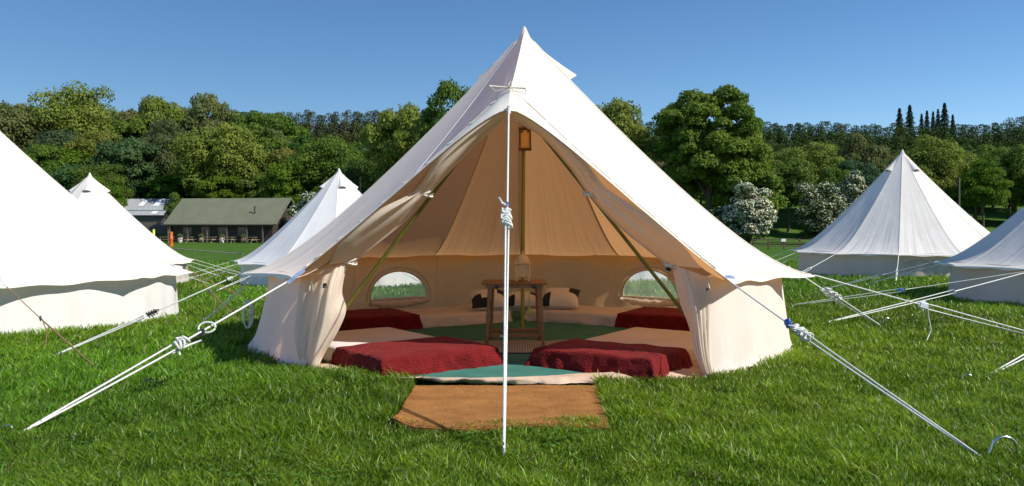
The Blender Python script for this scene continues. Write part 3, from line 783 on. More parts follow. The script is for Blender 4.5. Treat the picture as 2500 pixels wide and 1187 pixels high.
for k, tgt in ((1, G(262, 925)), (3, G(592, 792)), (2, G(470, 850))):
    if k == 2: continue
    o, f = guy(T1, R1, g1, k, tgt, split=.42, r=.0042, gap=.03, mat='brown_rope', sliders=((.40, .028, 'dark_tag' if k == 1 else 'blue_tag'),))
    q = f(.42); mb = MB(); mb.tube([q, q + Vector((.04, 0, -.10)), q + Vector((.03, 0, -.2)), q + Vector((.0, 0, -.26))], .004, 5); mb.build('rope_tail', M['brown_rope'], o, angle=180)
guy(T1, R1, g1, 4, G(600, 702), split=.6, r=.005, gap=.02, mat='brown_rope')

# ------------------------------------------------------------------ things inside and by the door
def drape(mb, c, ax, L, Wd, h, drop, over=.0, amp=.012, seed=0, nx=46, ny=34, mi=0, side_n=5, flare=.02, s_mask=None):
    """cloth over a low box: rectangle centred at c with long axis ax (unit 2-D); falls down its sides"""
    ux = Vector((ax[0], ax[1], 0)).normalized(); uy = Vector((-ux.y, ux.x, 0)); R_ = .035
    def f(s, t):
        a, b = L / 2, Wd / 2
        os_, ot = max(abs(s) - a, 0), max(abs(t) - b, 0); o_ = max(os_, ot)
        x = min(abs(s), a) * (1 if s > 0 else -1); y = min(abs(t), b) * (1 if t > 0 else -1)
        n = noise.noise(Vector((s * 6 + seed, t * 6, seed))); n2 = noise.noise(Vector((s * 14 + seed, t * 14, seed + 5)))
        dn = min(o_, drop); k = dn / max(drop, 1e-6)
        ds = min((a - abs(s)) if os_ == 0 else 0, (b - abs(t)) if ot == 0 else 0)
        z = h - dn - (.018 * math.exp(-max(ds, 0) / .03)) + amp * .5 * n * (1 - k)
        fl = (flare * k + amp * 1.3 * n2 * (k > 0) * (.3 + k) + amp * n * k)
        if os_ > 0: x += (1 if s > 0 else -1) * fl * (1 if os_ >= ot else .6)
        if ot > 0: y += (1 if t > 0 else -1) * fl * (1 if ot >= os_ else .6)
        return Vector((c[0], c[1], max(z, .014 + .0015 * (1 + n2)))) + ux * x + uy * y
    ss = [-L / 2 - drop * (1 - i / side_n) for i in range(side_n)] + [-L / 2 + L * i / nx for i in range(nx + 1)] + [L / 2 + drop * (i + 1) / side_n for i in range(side_n)]
    tt = [-Wd / 2 - drop * (1 - i / side_n) for i in range(side_n)] + [-Wd / 2 + Wd * i / ny for i in range(ny + 1)] + [Wd / 2 + drop * (i + 1) / side_n for i in range(side_n)]
    mb.grid([[f(s, t) for t in tt] for s in ss], mi)
def rect_from(p0, d, L, Wd, sgn):        # p0 foot corner, d axis, sgn side of the width
    d = Vector((d[0], d[1], 0)).normalized(); w_ = Vector((-d.y, d.x, 0)) * sgn; return Vector((p0[0], p0[1], 0)) + d * L / 2 + w_ * Wd / 2, d
beds = [  # foot corner, axis, width side, blanket length, sheet material, labels
    ((-.13, 6.40), (-.60, .80), 1, 1.72, .98, 'sheetw', 'mattress with a bare grey-white sheet, nearest on the left of the door', .72, 'wide lit burgundy blanket on the near left bed beside the door'),
    ((.19, 6.33), (.56, .83), -1, 1.72, .95, 'sheet', 'mattress with a bare buff sheet, nearest on the right of the door', .60, 'burgundy blanket with a sunlit front hem on the near right bed'),
    ((-1.62, 8.18), (.86, .50), 1, 1.86, .74, 'sheet', 'low mattress along the rear left wall with a ruffled sheet', .74, 'dark burgundy blanket below the left half-moon window'),
    ((1.78, 8.32), (-.87, .48), -1, 1.86, .74, 'sheet', 'low mattress along the rear right wall with a ruffled sheet', .74, 'red-brown burgundy blanket below the right half-moon window'),
]
for i, (p0, d, sg, L, Wd, mt, lab, bl, blab) in enumerate(beds):
    hM = .15 if i < 2 else .16
    c, ax = rect_from(p0, d, L, Wd, sg); mb = MB()
    drape(mb, c, ax, L, Wd, hM, hM - .01, amp=.006 if i < 2 else .022, seed=i * 3.1, flare=.005)
    t_ = thing('mattress', lab, 'mattress', (c.x, c.y, .012), 'mattresses laid inside the open tent'); mb.build('sheet', M[mt], t_, angle=180)
    c2, ax = rect_from(p0, d, bl, Wd, sg)
    c2 = c2 - ax * .0
    mb = MB(); drape(mb, c2, ax, bl + .03, Wd + .03, hM + .022, hM + .015, amp=.022 if i < 2 else .012, seed=i * 7.7 + 1, flare=.05 if i < 2 else .03, side_n=8, nx=50, ny=50)
    o = mb.build('blanket', M['blanket'], None, angle=180)
    tag(o, blab, 'blanket', 'burgundy blankets on the mattresses')
# carpet, rug, doormat
mb = MB(); ring = [T0.P(a, 2.28, .024) for a in range(48, 300, 4)]
fr = [G(x, y, .024) for x, y in ((930, 915), (970, 921), (1050, 925), (1150, 926), (1240, 924), (1330, 921), (1480, 911), (1545, 898))]
pts = ring + fr
rows = []
cc = Vector((CX, CY, .026))
for k in range(9): rows.append([cc.lerp(p, max(k / 8, .01)) + Vector((0, 0, .002 * math.sin(p.x * 9 + k) * (k < 8))) for p in pts])
mb.grid(rows, closed=True); o = mb.build('carpet', M['carpet'], None, angle=180); tag(o, 'teal green carpet covering the floor of the open tent', 'carpet')
mb = MB(); rows = []
for j in range(19):
    v = j / 18; rows.append([Vector((-.52 + 1.12 * i / 30 - .04 * v, 6.88 + .72 * v + .02 * math.sin(i * .5), .036 + .003 * math.sin(i * .7 + j * .4) * (i % 30 > 0))) for i in range(31)])
mb.grid(rows); bot = [[p - Vector((0, 0, .007)) for p in r] for r in rows]; mb.grid(bot)
o = mb.build('rug', M['rug'], None, angle=180); tag(o, 'flat grey striped woven rug under the folding table', 'rug')
def doormat():
    c0, c1, c2, c3 = G(1012, 941, .03), G(1455, 941, .03), G(1489, 1046, .03), G(960, 1034, .03)
    nx, ny = 70, 44; rows = []
    for j in range(ny + 1):
        v = j / ny; row = []
        for i in range(nx + 1):
            u = i / nx; p = c0.lerp(c1, u).lerp(c3.lerp(c2, u), v)
            y_ = -.05 * math.sin(PI * 2 * u * 1.0 + .3) * v ** 3 - .035 * math.sin(PI * u) * v ** 2
            p.y += y_ + .006 * noise.noise(Vector((u * 14, v * 9, 1)))
            p.x += .005 * noise.noise(Vector((u * 9, v * 14, 4)))
            p.z = .030 + .007 * noise.noise(Vector((u * 5, v * 3, 2))) + gzf(p.x, p.y)
            cr = (1 - u) * 9 + (1 - v) * 5
            p.z += .035 * math.exp(-((u + .0) / .06) ** 2 - ((1 - v) / .15) ** 2)
            e = min(u, 1 - u, v, 1 - v); p.z += .003 * noise.noise(Vector((u * 60, v * 50, 3)))
            row.append(p)
        rows.append(row)
    mb = MB(); mb.grid(rows); bot = [[p - Vector((0, 0, .022)) for p in r] for r in rows]
    mb.grid([rows[0], bot[0]]); mb.grid([rows[-1], bot[-1]]); mb.grid([[r[0] for r in rows], [r[0] for r in bot]]); mb.grid([[r[-1] for r in rows], [r[-1] for r in bot]])
    # fibres
    for k in range(2600):
        u, v = rng.random(), rng.random()
        if k < 1000: v = rng.random() * .02 + .985; 
        elif k < 1400: u = rng.choice([.004, .996])
        i, j = min(int(u * nx), nx), min(int(v * ny), ny); p = rows[j][i].lerp(rows[j][min(i + 1, nx)], u * nx - i if i < nx else 0)
        d_ = Vector((rng.normal() * .012, rng.normal() * .010 - (.008 if v > .97 else 0), .004 + rng.random() * .008)); sd_ = Vector((.0012, 0, 0))
        mb.add([p - sd_, p + sd_, p + d_], [(0, 1, 2)])
    o = mb.build('doormat', M['coir'], None, angle=180); tag(o, 'brown coir mat lying on the grass in front of the tent door', 'doormat')
doormat()

def table():
    t = thing('folding_table', 'small wooden folding table standing in the middle of the tent', 'table', (.03, 7.42, .03))
    zt = .585; x0, x1 = -.26, .30; yf, yb = 7.25, 7.62
    mb = MB()
    for k in range(6): mb.box(((x0 + x1) / 2, yf + .03 + (yb - yf - .03) * k / 5, zt), (x1 - x0 + .02, .062, .02), bev=.004)
    mb.box(((x0 + x1) / 2, yf + .02, zt - .025), (x1 - x0 - .05, .02, .03)); mb.box(((x0 + x1) / 2, yb - .02, zt - .025), (x1 - x0 - .05, .02, .03))
    mb.build('tabletop', M['wood'], t)
    for x, dx in ((x0 + .06, -.02), (x1 - .05, .02)):
        for ya, yb_ in ((yf + .03, yb + .01), (yb - .03, yf)):
            lb = MB(); xx = x if ya < yb_ else x + (.025 if x < 0 else -.025)
            R_ = (Vector((xx + dx, yb_ if False else (ya + (yb_ - ya) * .15), .03)) - Vector((xx, ya, zt - .02)))
            A = Vector((xx, ya, zt - .02)); B = Vector((xx + dx * 1.2, yf - .02 if ya < yb_ else yb + .02, .03))
            n_ = (A - B).normalized(); from mathutils import Matrix
            X = Vector((1, 0, 0)); Yv = n_.cross(X).normalized(); X = Yv.cross(n_).normalized()
            lb.box((A + B) / 2, (.030, .022, (A - B).length), R=Matrix((X, Yv, n_)).transposed(), bev=.004); lb.build('leg', M['wood'], t)
    for y in (yf + .0, yb):
        lb = MB(); lb.box(((x0 + x1) / 2, y, .125), (x1 - x0 - .09, .022, .035), bev=.004); lb.build('stretcher', M['wood'], t)
    lb = MB(); lb.box((x0 + .19, yf - .013, .125), (.07, .003, .014)); lb.build('label_plate', M['notice'], t)
    lb = MB()
    for x in (x0 + .11, x1 - .12): lb.tube([(x, yf - .0, zt - .03), (x + .03, yf - .0, zt - .03)], .014, 8)
    lb.build('hinge', M['dark_tag'], t)
table()
def lathe(mb, c, prof_, n=20, sq=0.0, rot=0):
    rings = []
    for r, z in prof_:
        row = []
        for i in range(n):
            a = 2 * PI * i / n; k = 1.0
            if sq: k = 1 / max(abs(math.cos(a)), abs(math.sin(a))) * sq + (1 - sq)
            row.append(Vector((c[0] + r * k * math.cos(a + rot), c[1] + r * k * math.sin(a + rot), c[2] + z)))
        rings.append(row)
    mb.grid(rings, closed=True)
def moroccan():
    c = Vector((.095, 7.42, .597)); t = thing('lantern', 'domed ornate cream lantern standing on the folding table', 'lantern', c)
    mb = MB()
    for sx in (-1, 1):
        for sy in (-1, 1): mb.box(c + Vector((sx * .055, sy * .055, .02)), (.022, .022, .04), bev=.003)
    mb.box(c + Vector((0, 0, .045)), (.145, .145, .014), bev=.004)
    for sx in (-1, 1):
        for sy in (-1, 1): mb.tube([c + Vector((sx * .06, sy * .06, .05)), c + Vector((sx * .06, sy * .06, .16))], .009, 8)
    mb.box(c + Vector((0, 0, .162)), (.15, .15, .014), bev=.004)
    for sx in (-1, 1):
        for sy in (-1, 1): mb.tube([c + Vector((sx * .062, sy * .062, .168)), c + Vector((sx * .062, sy * .062, .186))], [.009, .003], 6)
    mb.build('frame', M['brass'], t)
    lb = MB()
    for k in range(4):
        a = k * PI / 2
        for i in range(5):
            for j in range(4):
                u = -.04 + .02 * i; z = .062 + .026 * j; p = Vector((u, -.058, z)); p = Vector((p.x * math.cos(a) - p.y * math.sin(a), p.x * math.sin(a) + p.y * math.cos(a), p.z))
                lb.box(c + p, (.013, .006, .018) if k % 2 == 0 else (.006, .013, .018), bev=.001)
        lb.box(c + Vector((.056 * math.sin(a), -.056 * math.cos(a), .105)), (.1, .003, .1) if k % 2 == 0 else (.003, .1, .1))
    lb.build('fretwork', M['brass'], t)
    db = MB(); lathe(db, c, [(.062, .168), (.064, .178), (.058, .20), (.045, .222), (.026, .238), (.010, .246), (.008, .255), (.013, .262), (.004, .272), (.0005, .274)]); db.build('dome', M['brass'], t, angle=180)
moroccan()
def pole_lantern():
    c = W(1282, 340, 7.93); t = thing('lantern', 'dark framed lantern with an arched yellow panel hung on the centre pole', 'lantern', c)
    mb = MB()
    for sx in (-1, 1):
        for sy in (-1, 1): mb.box(c + Vector((sx * .05, sy * .05, 0)), (.016, .016, .19), bev=.002)
    mb.box(c + Vector((0, 0, .1)), (.125, .125, .016), bev=.003); mb.box(c + Vector((0, 0, -.1)), (.125, .125, .016), bev=.003)
    for sx in (-1, 1): mb.box(c + Vector((sx * .032, -.05, .075)), (.022, .012, .034), R=None, bev=.002)
    mb.tube([c + Vector((0, 0, .1)), c + Vector((0, 0, .14)), c + Vector((.01, .06, .15))], .004, 6)
    mb.build('frame', M['darkwood'], t)
    pb = MB(); out = [(-.042, -.088), (.042, -.088), (.042, .035), (.036, .055), (.02, .078), (0, .086), (-.02, .078), (-.036, .055), (-.042, .035)]
    for y in (-.046, .046): pb.add([c + Vector((x, y, z)) for x, z in out], [tuple(range(9))])
    for x in (-.046, .046): pb.add([c + Vector((x, y, z)) for y, z in out], [tuple(range(9))])
    pb.build('panel', M['paper'], t, smooth=False)
pole_lantern()
def cushion(p, wd, hh, rz, tilt, label, seed):
    t = thing('cushion', label, 'cushion', p, 'patchwork cushions at the back of the tent')
    faces_w = MB(); n = 16
    from mathutils import Matrix
    Rm = Matrix.Rotation(rz, 3, 'Z') @ Matrix.Rotation(tilt, 3, 'X')
    def f(u, v, s):
        e = (1 - abs(u) ** 3.2) * (1 - abs(v) ** 3.2); k = 1 - .07 * (1 - abs(u)) * abs(v) - .0
        x = u * wd / 2 * (1 - .10 * (1 - v * v)); z = v * hh / 2 * (1 - .12 * (1 - u * u)); y = s * .095 * max(e, 0) ** .6
        q = Rm @ Vector((x, y, z)); return Vector(p) + q + Vector((0, 0, hh / 2 * abs(math.cos(tilt)) + .01))
    patches = {}
    for s in (-1,):
        for a in range(4):
            for b in range(4):
                m_ = patches.setdefault(0 if a < 2 else 1, MB()) if ((a == 0 and b < 2) or (a == 3 and b > 1) or (seed == 1 and a == 1 and b == 0)) else faces_w
                g_ = [[f(-1 + (a + i / 5) * .5, -1 + (b + j / 5) * .5, s) for i in range(6)] for j in range(6)]
                m_.grid(g_)
    faces_w.grid([[f(-1 + i / 10, -1 + j / 10, 1) for i in range(21)] for j in range(21)])
    faces_w.build('cover', M['cushion'], t, angle=180); [q.build('black_patch', M['black'], t, angle=180) for q in patches.values()]
cushion(W(1192, 752, 9.1) + Vector((0, 0, 0)), .42, .30, .25, -1.0, 'black and white cushion behind the left leg of the table', 1)
cushion(W(1368, 749, 9.2), .44, .32, -.15, -1.02, 'black and white patchwork cushion right of the table', 2)
cushion(W(1275, 748, 9.45), .40, .24, .1, -1.1, 'mostly hidden cushion seen between the table legs', 0)
mb = MB(); p = Vector((.16, 7.75, .42)); mb.tube([p + Vector((0, 0, .14)), p], .003, 5); mb.box(p + Vector((0, 0, -.12)), (.03, .006, .08), .3, bev=.002)
mb.tube([p, p + Vector((0, 0, -.09))], .003, 5)
o = mb.build('hanging_tag', M['lime'], None); tag(o, 'lime green tag hanging beneath the folding table', 'tag')

# ------------------------------------------------------------------ leaf clouds
def leaf_mesh(name, pos, nrm, size, tone, mat, aspect=.7, extra=None):
    n = len(pos); nrm = nrm / np.linalg.norm(nrm, axis=1, keepdims=True)
    r = rng.normal(size=(n, 3)); a = np.cross(nrm, r); a /= np.linalg.norm(a, axis=1, keepdims=True); b = np.cross(nrm, a)
    s = size[:, None]
    v = np.empty((n, 4, 3)); v[:, 0] = pos - a * s; v[:, 1] = pos - b * s * aspect + nrm * s * .15; v[:, 2] = pos + a * s; v[:, 3] = pos + b * s * aspect - nrm * s * .1
    me = bpy.data.meshes.new(name); me.vertices.add(n * 4); me.vertices.foreach_set('co', v.ravel())
    me.loops.add(n * 4); me.loops.foreach_set('vertex_index', np.arange(n * 4, dtype=np.int32))
    me.polygons.add(n); me.polygons.foreach_set('loop_start', np.arange(n, dtype=np.int32) * 4)
    me.update(calc_edges=True)
    at = me.attributes.new('tone', 'FLOAT_COLOR', 'POINT'); c = np.ones((n, 4, 4), dtype=np.float32); c[:, :, :3] = tone[:, None, :]
    at.data.foreach_set('color', c.ravel()); me.materials.append(mat); return me
def unit(n): v = rng.normal(size=(n, 3)); return v / np.linalg.norm(v, axis=1, keepdims=True)
def crown_arrays(w_, h_, z0, nblob, nleaf, leaf, shape=1.0, seed=0, gaps=.0, bs=(.22, .36)):
    """clumps of leaves spread over an uneven crown w_ wide and h_ high starting z0 above the foot"""
    rng = np.random.default_rng(seed * 13 + nblob * 7 + int(w_ * 10))
    k = np.arange(nblob); ph = k * 2.39996 + rng.random() * 6; zz = 1 - (k + .5) / nblob * 1.72
    rr = np.sqrt(np.clip(1 - zz * zz, 0, 1))
    d = np.stack([rr * np.cos(ph), rr * np.sin(ph), zz], 1) + rng.normal(size=(nblob, 3)) * .10
    f = .62 + .22 * rng.random(nblob)
    c = d * f[:, None] * np.array([w_ / 2, w_ / 2, h_ / 2]); br = (bs[0] + (bs[1] - bs[0]) * rng.random(nblob)) * w_ / 2
    c = np.vstack([c, rng.normal(size=(5, 3)) * .16 * np.array([w_, w_, h_]) * .5]); br = np.append(br, np.full(5, .42 * w_ / 2))
    nb = len(br); idx = rng.choice(nb, nleaf, p=br ** 2 / np.sum(br ** 2)); dd = unit(nleaf); dd[:, 2] = np.where(dd[:, 2] < -.35, -dd[:, 2] * .5, dd[:, 2]); dd /= np.linalg.norm(dd, axis=1, keepdims=True)
    rad = br[idx] * (.72 + .34 * rng.random(nleaf)) * (1 + .16 * np.sin(dd[:, 0] * 7 + idx) * np.sin(dd[:, 1] * 6 + idx * 2))
    pos = c[idx] + dd * rad[:, None] * np.array([1, 1, .78]); pos[:, 2] += z0 + h_ / 2
    nrm = dd + rng.normal(size=(nleaf, 3)) * .55; nrm[:, 2] += .25
    bt = .88 + .24 * rng.random(nb); tn = bt[idx] * (.8 + .4 * rng.random(nleaf)); tone = np.stack([tn * (1 + .10 * rng.normal(size=nleaf) * .5 + (bt[idx] - 1) * .6), tn, tn * .95], 1)
    return pos, nrm, leaf * (.6 + .8 * rng.random(nleaf)), np.clip(tone, .2, 2)
def trunk_mb(h, r, limbs=5, spread=.28, w_=8):
    mb = MB(); L = [Vector((.15 * r * math.sin(i), .15 * r * math.cos(i * 1.3), h * .62 * i / 8 - .3)) for i in range(9)]
    mb.tube(L, [r * (1.35 if i == 0 else 1.05 - .6 * i / 8) for i in range(9)], 9)
    for k in range(limbs):
        a = k * 2.4; z0 = h * (.24 + .05 * k); p = Vector((0, 0, z0)); e = Vector((math.cos(a) * w_ * spread, math.sin(a) * w_ * spread, z0 + h * .26))
        mb.tube([p, p.lerp(e, .35) + Vector((0, 0, h * .015)), p.lerp(e, .7) + Vector((0, 0, h * .03)), e], [r * .5, r * .38, r * .24, r * .1], 6)
    return mb
def make_tree(name, label, cat, w_, h_, zb, nblob, nleaf, leaf, color, group=None, trunk_r=.28, bs=(.22, .36), mat='leaf'):
    t = thing(name, label, cat, (0, 0, 0), group)
    trunk_mb(h_ * .95, trunk_r, w_=w_).build('trunk', M['bark'], t, angle=180)
    a = crown_arrays(w_, h_ - zb, zb, nblob, nleaf, leaf, bs=bs)
    me = leaf_mesh('crown', *a, M[mat]); o = bpy.data.objects.new('crown', me); COL.objects.link(o); o.parent = t; o.color = color
    return t
def conifer_arrays(w_, h_, z0, n, leaf, tiers=14, pw=.75):
    t = rng.random(n) ** .75; tier = np.floor(t * tiers) / tiers; ft = (t * tiers) % 1.0
    r = (1 - tier) ** pw * w_ / 2 * (.45 + .55 * ft) * (.35 + .65 * rng.random(n) ** .5); a = rng.random(n) * 2 * PI
    lob = 1 + .22 * np.sin(a * 5 + tier * 37)
    r = r * lob; z = z0 + (h_ - z0) * (tier + (1 - ft) / tiers * .9 - .02)
    z = np.minimum(z, h_); pos = np.stack([r * np.cos(a), r * np.sin(a), z - r * .16], 1)
    nrm = np.stack([np.cos(a) * .7, np.sin(a) * .7, np.full(n, .9)], 1) + rng.normal(size=(n, 3)) * .4
    tn = .75 + .5 * rng.random(n); return pos, nrm, leaf * (.6 + .8 * rng.random(n)) * (1 - .5 * t), np.stack([tn, tn, tn], 1)
def make_conifer(label, w_, h_, n, leaf, color, group=None):
    t = thing('fir_tree', label, 'conifer', (0, 0, 0), group)
    mb = MB(); mb.tube([(0, 0, -.4), (0, 0, h_ * .5), (0, 0, h_ * .97)], [.24, .15, .03], 7); mb.build('trunk', M['bark'], t, angle=180)
    me = leaf_mesh('crown', *conifer_arrays(w_, h_, h_ * .1, n, leaf), M['needle'], aspect=.45); o = bpy.data.objects.new('crown', me); COL.objects.link(o); o.parent = t; o.color = color
    return t

GREENS = [(0.102, 0.166, 0.028, 1), (0.077, 0.141, 0.023, 1), (0.134, 0.192, 0.036, 1), (0.064, 0.118, 0.026, 1), (0.115, 0.186, 0.026, 1), (0.083, 0.128, 0.038, 1), (0.154, 0.211, 0.045, 1)]
protos = []
for i in range(6):
    protos.append(make_tree('broadleaf_tree', 'x', 'tree', [11, 12, 10, 13, 9.5, 11.5][i], [13, 14, 12.5, 14, 12, 15][i], [2.2, 2.6, 1.8, 2.4, 1.5, 2.5][i], [30, 38, 26, 42, 24, 34][i], 20000, .17, GREENS[i]))
fir0 = make_conifer('x', 4.6, 13, 9000, .17, (.030, .050, .022, 1))

def place_tree(proto, px, Y, top_py, label, group=None, color=None, wscale=1.0, basew=None, baseh=None, first=False, z=None):
    x = (px - 1250) / F * Y; g = gzf(x, Y); topz = EYE + (HY - top_py) / F * Y; s = (topz - g) / baseh
    return (x, Y, g), s
bh = [13, 14, 12.5, 14, 12, 15]; bw = [11, 12, 10, 13, 9.5, 11.5]
used = [False] * 6
def put(i, px, Y, top, width_px, label, group=None, color=None):
    x = (px - 1250) / F * Y; g = gzf(x, Y) - .2; topz = EYE + (HY - top) / F * Y
    sz = (topz - g) / bh[i]; sx = width_px / F * Y / bw[i]; rz = rng.random() * 6.28
    col = color or GREENS[int(rng.integers(len(GREENS)))]
    if not used[i]:
        o = protos[i]; used[i] = True; o.location = (x, Y, g); o.rotation_euler = (0, 0, rz); o.scale = (sx, sx, sz); o['label'] = label
        if group: o['group'] = group
        for c in o.children:
            if c.name.startswith('crown'): c.color = col
    else:
        o = dup(protos[i], (x, Y, g), rz, (sx, sx, sz), label, group)
        for c in o.children:
            if c.name.startswith('crown'): c.color = col
    if not group and 'group' in o: del o['group']
    return o
YG = (0.160, 0.211, 0.038, 1); MG = (0.096, 0.160, 0.026, 1); DG = (0.054, 0.096, 0.020, 1); LG = (0.090, 0.166, 0.015, 1); OG = (0.122, 0.147, 0.051, 1); BG = (0.064, 0.122, 0.045, 1)
named = [
 (3, 190, 150, 210, 210, 'highest rounded tree on the left skyline', YG),
 (0, 390, 150, 232, 150, 'rounded green tree on the skyline right of the highest left one', YG),
 (0, 505, 152, 222, 135, 'thin pale crowned tree breaking the left skyline', (.15, .18, .06, 1)),
 (1, 540, 124, 290, 220, 'large yellow-green tree right behind the long barn roof', YG),
 (2, 300, 128, 330, 170, 'blue-green tree in the middle of the left wood', BG),
 (5, 130, 124, 350, 230, 'bright green tree just above the distant left tent', LG),
 (0, 245, 118, 430, 120, 'low bright bush-like tree above the grey shed', LG),
 (2, 690, 116, 385, 110, 'vivid green round tree behind the right end of the barn', LG),
 (4, 432, 115, 474, 62, 'small tree between the grey shed and the barn', MG),
 (5, 620, 135, 268, 170, 'dense mid green tree on the slope above the barn', MG),
 (1, 30, 145, 240, 200, 'dark olive tree at the far left edge of the wood', OG),
 (3, 800, 120, 335, 190, 'dark green spreading tree above the white rear tent', MG),
 (2, 985, 104, 250, 180, 'yellow-green tree close to the left roof slope of the open tent', YG),
 (5, 1100, 96, 186, 190, 'tall dark tree poking above the left roof slope', MG),
 (1, 880, 112, 380, 130, 'shaded low tree beside the wooden post', DG),
 (1, 1490, 98, 226, 200, 'leafy tree just right of the open tent peak', YG),
 (0, 1985, 125, 345, 170, 'yellow-green tree in front of the right hillside', YG),
 (2, 1925, 118, 380, 140, 'dark lush tree right of the great oak', MG),
 (4, 2100, 128, 335, 130, 'olive topped tree left of the lone tent peak', OG),
 (3, 2275, 128, 335, 180, 'rounded bright tree right of the lone tent peak', YG),
 (5, 2400, 118, 385, 130, 'bright green tree above the right roof slope of the lone tent', LG),
 (1, 2480, 126, 345, 160, 'green tree at the right edge of the picture', MG),
 (0, 2040, 112, 405, 110, 'dark tree behind the flowering thorn bushes', MG),
]
for i, px, Y, top, wpx, lab, col in named: put(i, px, Y, top, wpx, lab, None, col)
gl = 'trees of the left wooded slope'; gr_ = 'trees of the right wooded slope'
def in_gap(px, w_): return 1080 < px < 1440
for (Y, top0, sp, jit) in ((122, 400, 92, 35), (134, 350, 88, 30), (148, 305, 84, 20), (163, 275, 80, 12), (178, 262, 76, 10)):
    px = -120 + rng.random() * 60
    while px < 1010:
        p_ = px + rng.normal() * 18; top = top0 + rng.normal() * jit
        sky_l = np.interp(p_, [-100, 60, 130, 190, 260, 330, 390, 450, 510, 580, 660, 720, 800, 930, 980, 1010], [238, 244, 244, 222, 236, 256, 240, 252, 236, 256, 266, 325, 345, 345, 290, 275])
        col = [YG, MG, MG, OG, DG, BG, LG][int(rng.integers(7))]
        put(int(rng.integers(6)), p_, Y + rng.normal() * 3, max(top, sky_l + 6), 125 + rng.random() * 60, 'one of the close-packed broadleaf trees on the left wooded slope', gl, tuple([c * (.8 + .35 * rng.random()) for c in col[:3]] + [1]))
        px += sp
for (Y, top0, sp) in ((124, 405, 90), (138, 380, 84), (152, 365, 78)):
    px = 1480
    while px < 2640:
        p_ = px + rng.normal() * 18
        if not (1870 < p_ < 1960 and Y < 125): put(int(rng.integers(6)), p_, Y + rng.normal() * 3, top0 + rng.normal() * 12, 110 + rng.random() * 50, 'one of the close-packed broadleaf trees on the right lower slope', gr_, tuple([c * (.8 + .35 * rng.random()) for c in [YG, MG, MG, OG, BG, LG][int(rng.integers(6))][:3]] + [1]))
        px += sp
# the great tree right of the tent
t = make_tree('oak_tree', 'great spreading green tree standing right of the open tent', 'tree', 13.5, 18.2, 2.2, 74, 80000, .155, (.118, .185, .026, 1), trunk_r=.55, bs=(.14, .25))
t.location = ((1735 - 1250) / F * 92, 92, gzf(22, 92)); t.scale = (1, 1, (EYE + (HY - 200) / F * 92 - gzf(22, 92)) / 18.2)
t = make_tree('broadleaf_tree', 'green lower limbed tree filling the right flank of the great tree', 'tree', 7.5, 12, 1.0, 34, 22000, .16, (.125, .195, .028, 1), trunk_r=.3)
t.location = ((1822 - 1250) / F * 90, 90, gzf(26, 90))
# hawthorns in blossom
def hawthorn(px, Y, top, wpx, label, amount, seed):
    x = (px - 1250) / F * Y; g = gzf(x, Y); wd = wpx / F * Y; h = EYE + (HY - top) / F * Y - g
    t = thing('hawthorn_bush', label, 'bush', (x, Y, g))
    mb = MB()
    for k in range(5): mb.tube([(x, Y, g - .1), (x + math.cos(k * 1.26) * wd * .1, Y + math.sin(k * 1.26) * wd * .1, g + h * .3), (x + math.cos(k * 1.26) * wd * .25, Y + math.sin(k * 1.26) * wd * .25, g + h * .65)], [.1, .07, .02], 6)
    mb.build('stem', M['bark'], t, angle=180)
    a = crown_arrays(wd, h * 1.14, h * -.15, 60, 16000, .11, bs=(.13, .34), seed=seed * 7 + 3); me = leaf_mesh('foliage', *a, M['leaf']); o = bpy.data.objects.new('foliage', me); COL.objects.link(o); o.parent = t; o.color = (.075, .115, .03, 1)
    pos, nrm, sz, tone = a; sel = np.where((rng.random(len(pos)) < amount) & (pos[:, 2] > h * .2))[0]
    me = leaf_mesh('blossom', pos[sel] + nrm[sel] * .06, nrm[sel], sz[sel] * .85, tone[sel], M['blossom']); o = bpy.data.objects.new('blossom', me); COL.objects.link(o); o.parent = t; o.color = (.74, .74, .60, 1)
hawthorn(1828, 84, 440, 125, 'bush thick with white blossom at the foot of the great tree', .75, 1)
hawthorn(1765, 85, 500, 110, 'green bush with few blossoms left of the white flowering one', .15, 2)
hawthorn(2005, 96, 432, 125, 'grey-green flowering bush left of the lone tent', .35, 3)
hawthorn(2085, 102, 405, 90, 'taller flowering bush touching the lone tent roof', .38, 4)
hawthorn(760, 98, 462, 100, 'pale flowering bush beside the barn gable', .45, 5)
# ridge conifers: landmark ones as things, the plantation as one mass
first = True
for k, (px, top, wpx) in enumerate(((2196, 260, 62), (2221, 252, 66), (2250, 274, 44), (2263, 266, 46), (2278, 268, 44), (2290, 262, 46), (2306, 247, 66), (2326, 276, 46), (1838, 265, 56), (1822, 262, 46))):
    Y = 205; x = (px - 1250) / F * Y; g = gzf(x, Y); h = EYE + (HY - top) / F * Y - g; s = h / 13; sw = wpx / F * Y / 4.6
    names = ['first dark fir from the left of the skyline group right of centre', 'second dark fir of the skyline group, broad and tall', 'third fir of the skyline group, short and slim', 'fourth fir of the skyline group', 'fifth fir of the skyline group', 'sixth fir of the skyline group', 'tallest dark fir of the skyline group', 'last short fir at the right of the skyline group', 'dark fir tip showing right of the great tree', 'dark fir tip touching the great tree crown']
    if first: o = fir0; first = False; o.location = (x, Y, g); o.scale = (sw, sw, s); o['label'] = names[k]; o['group'] = 'firs standing out on the skyline'
    else: dup(fir0, (x, Y, g), k * 1.1, (sw, sw, s), names[k], 'firs standing out on the skyline')
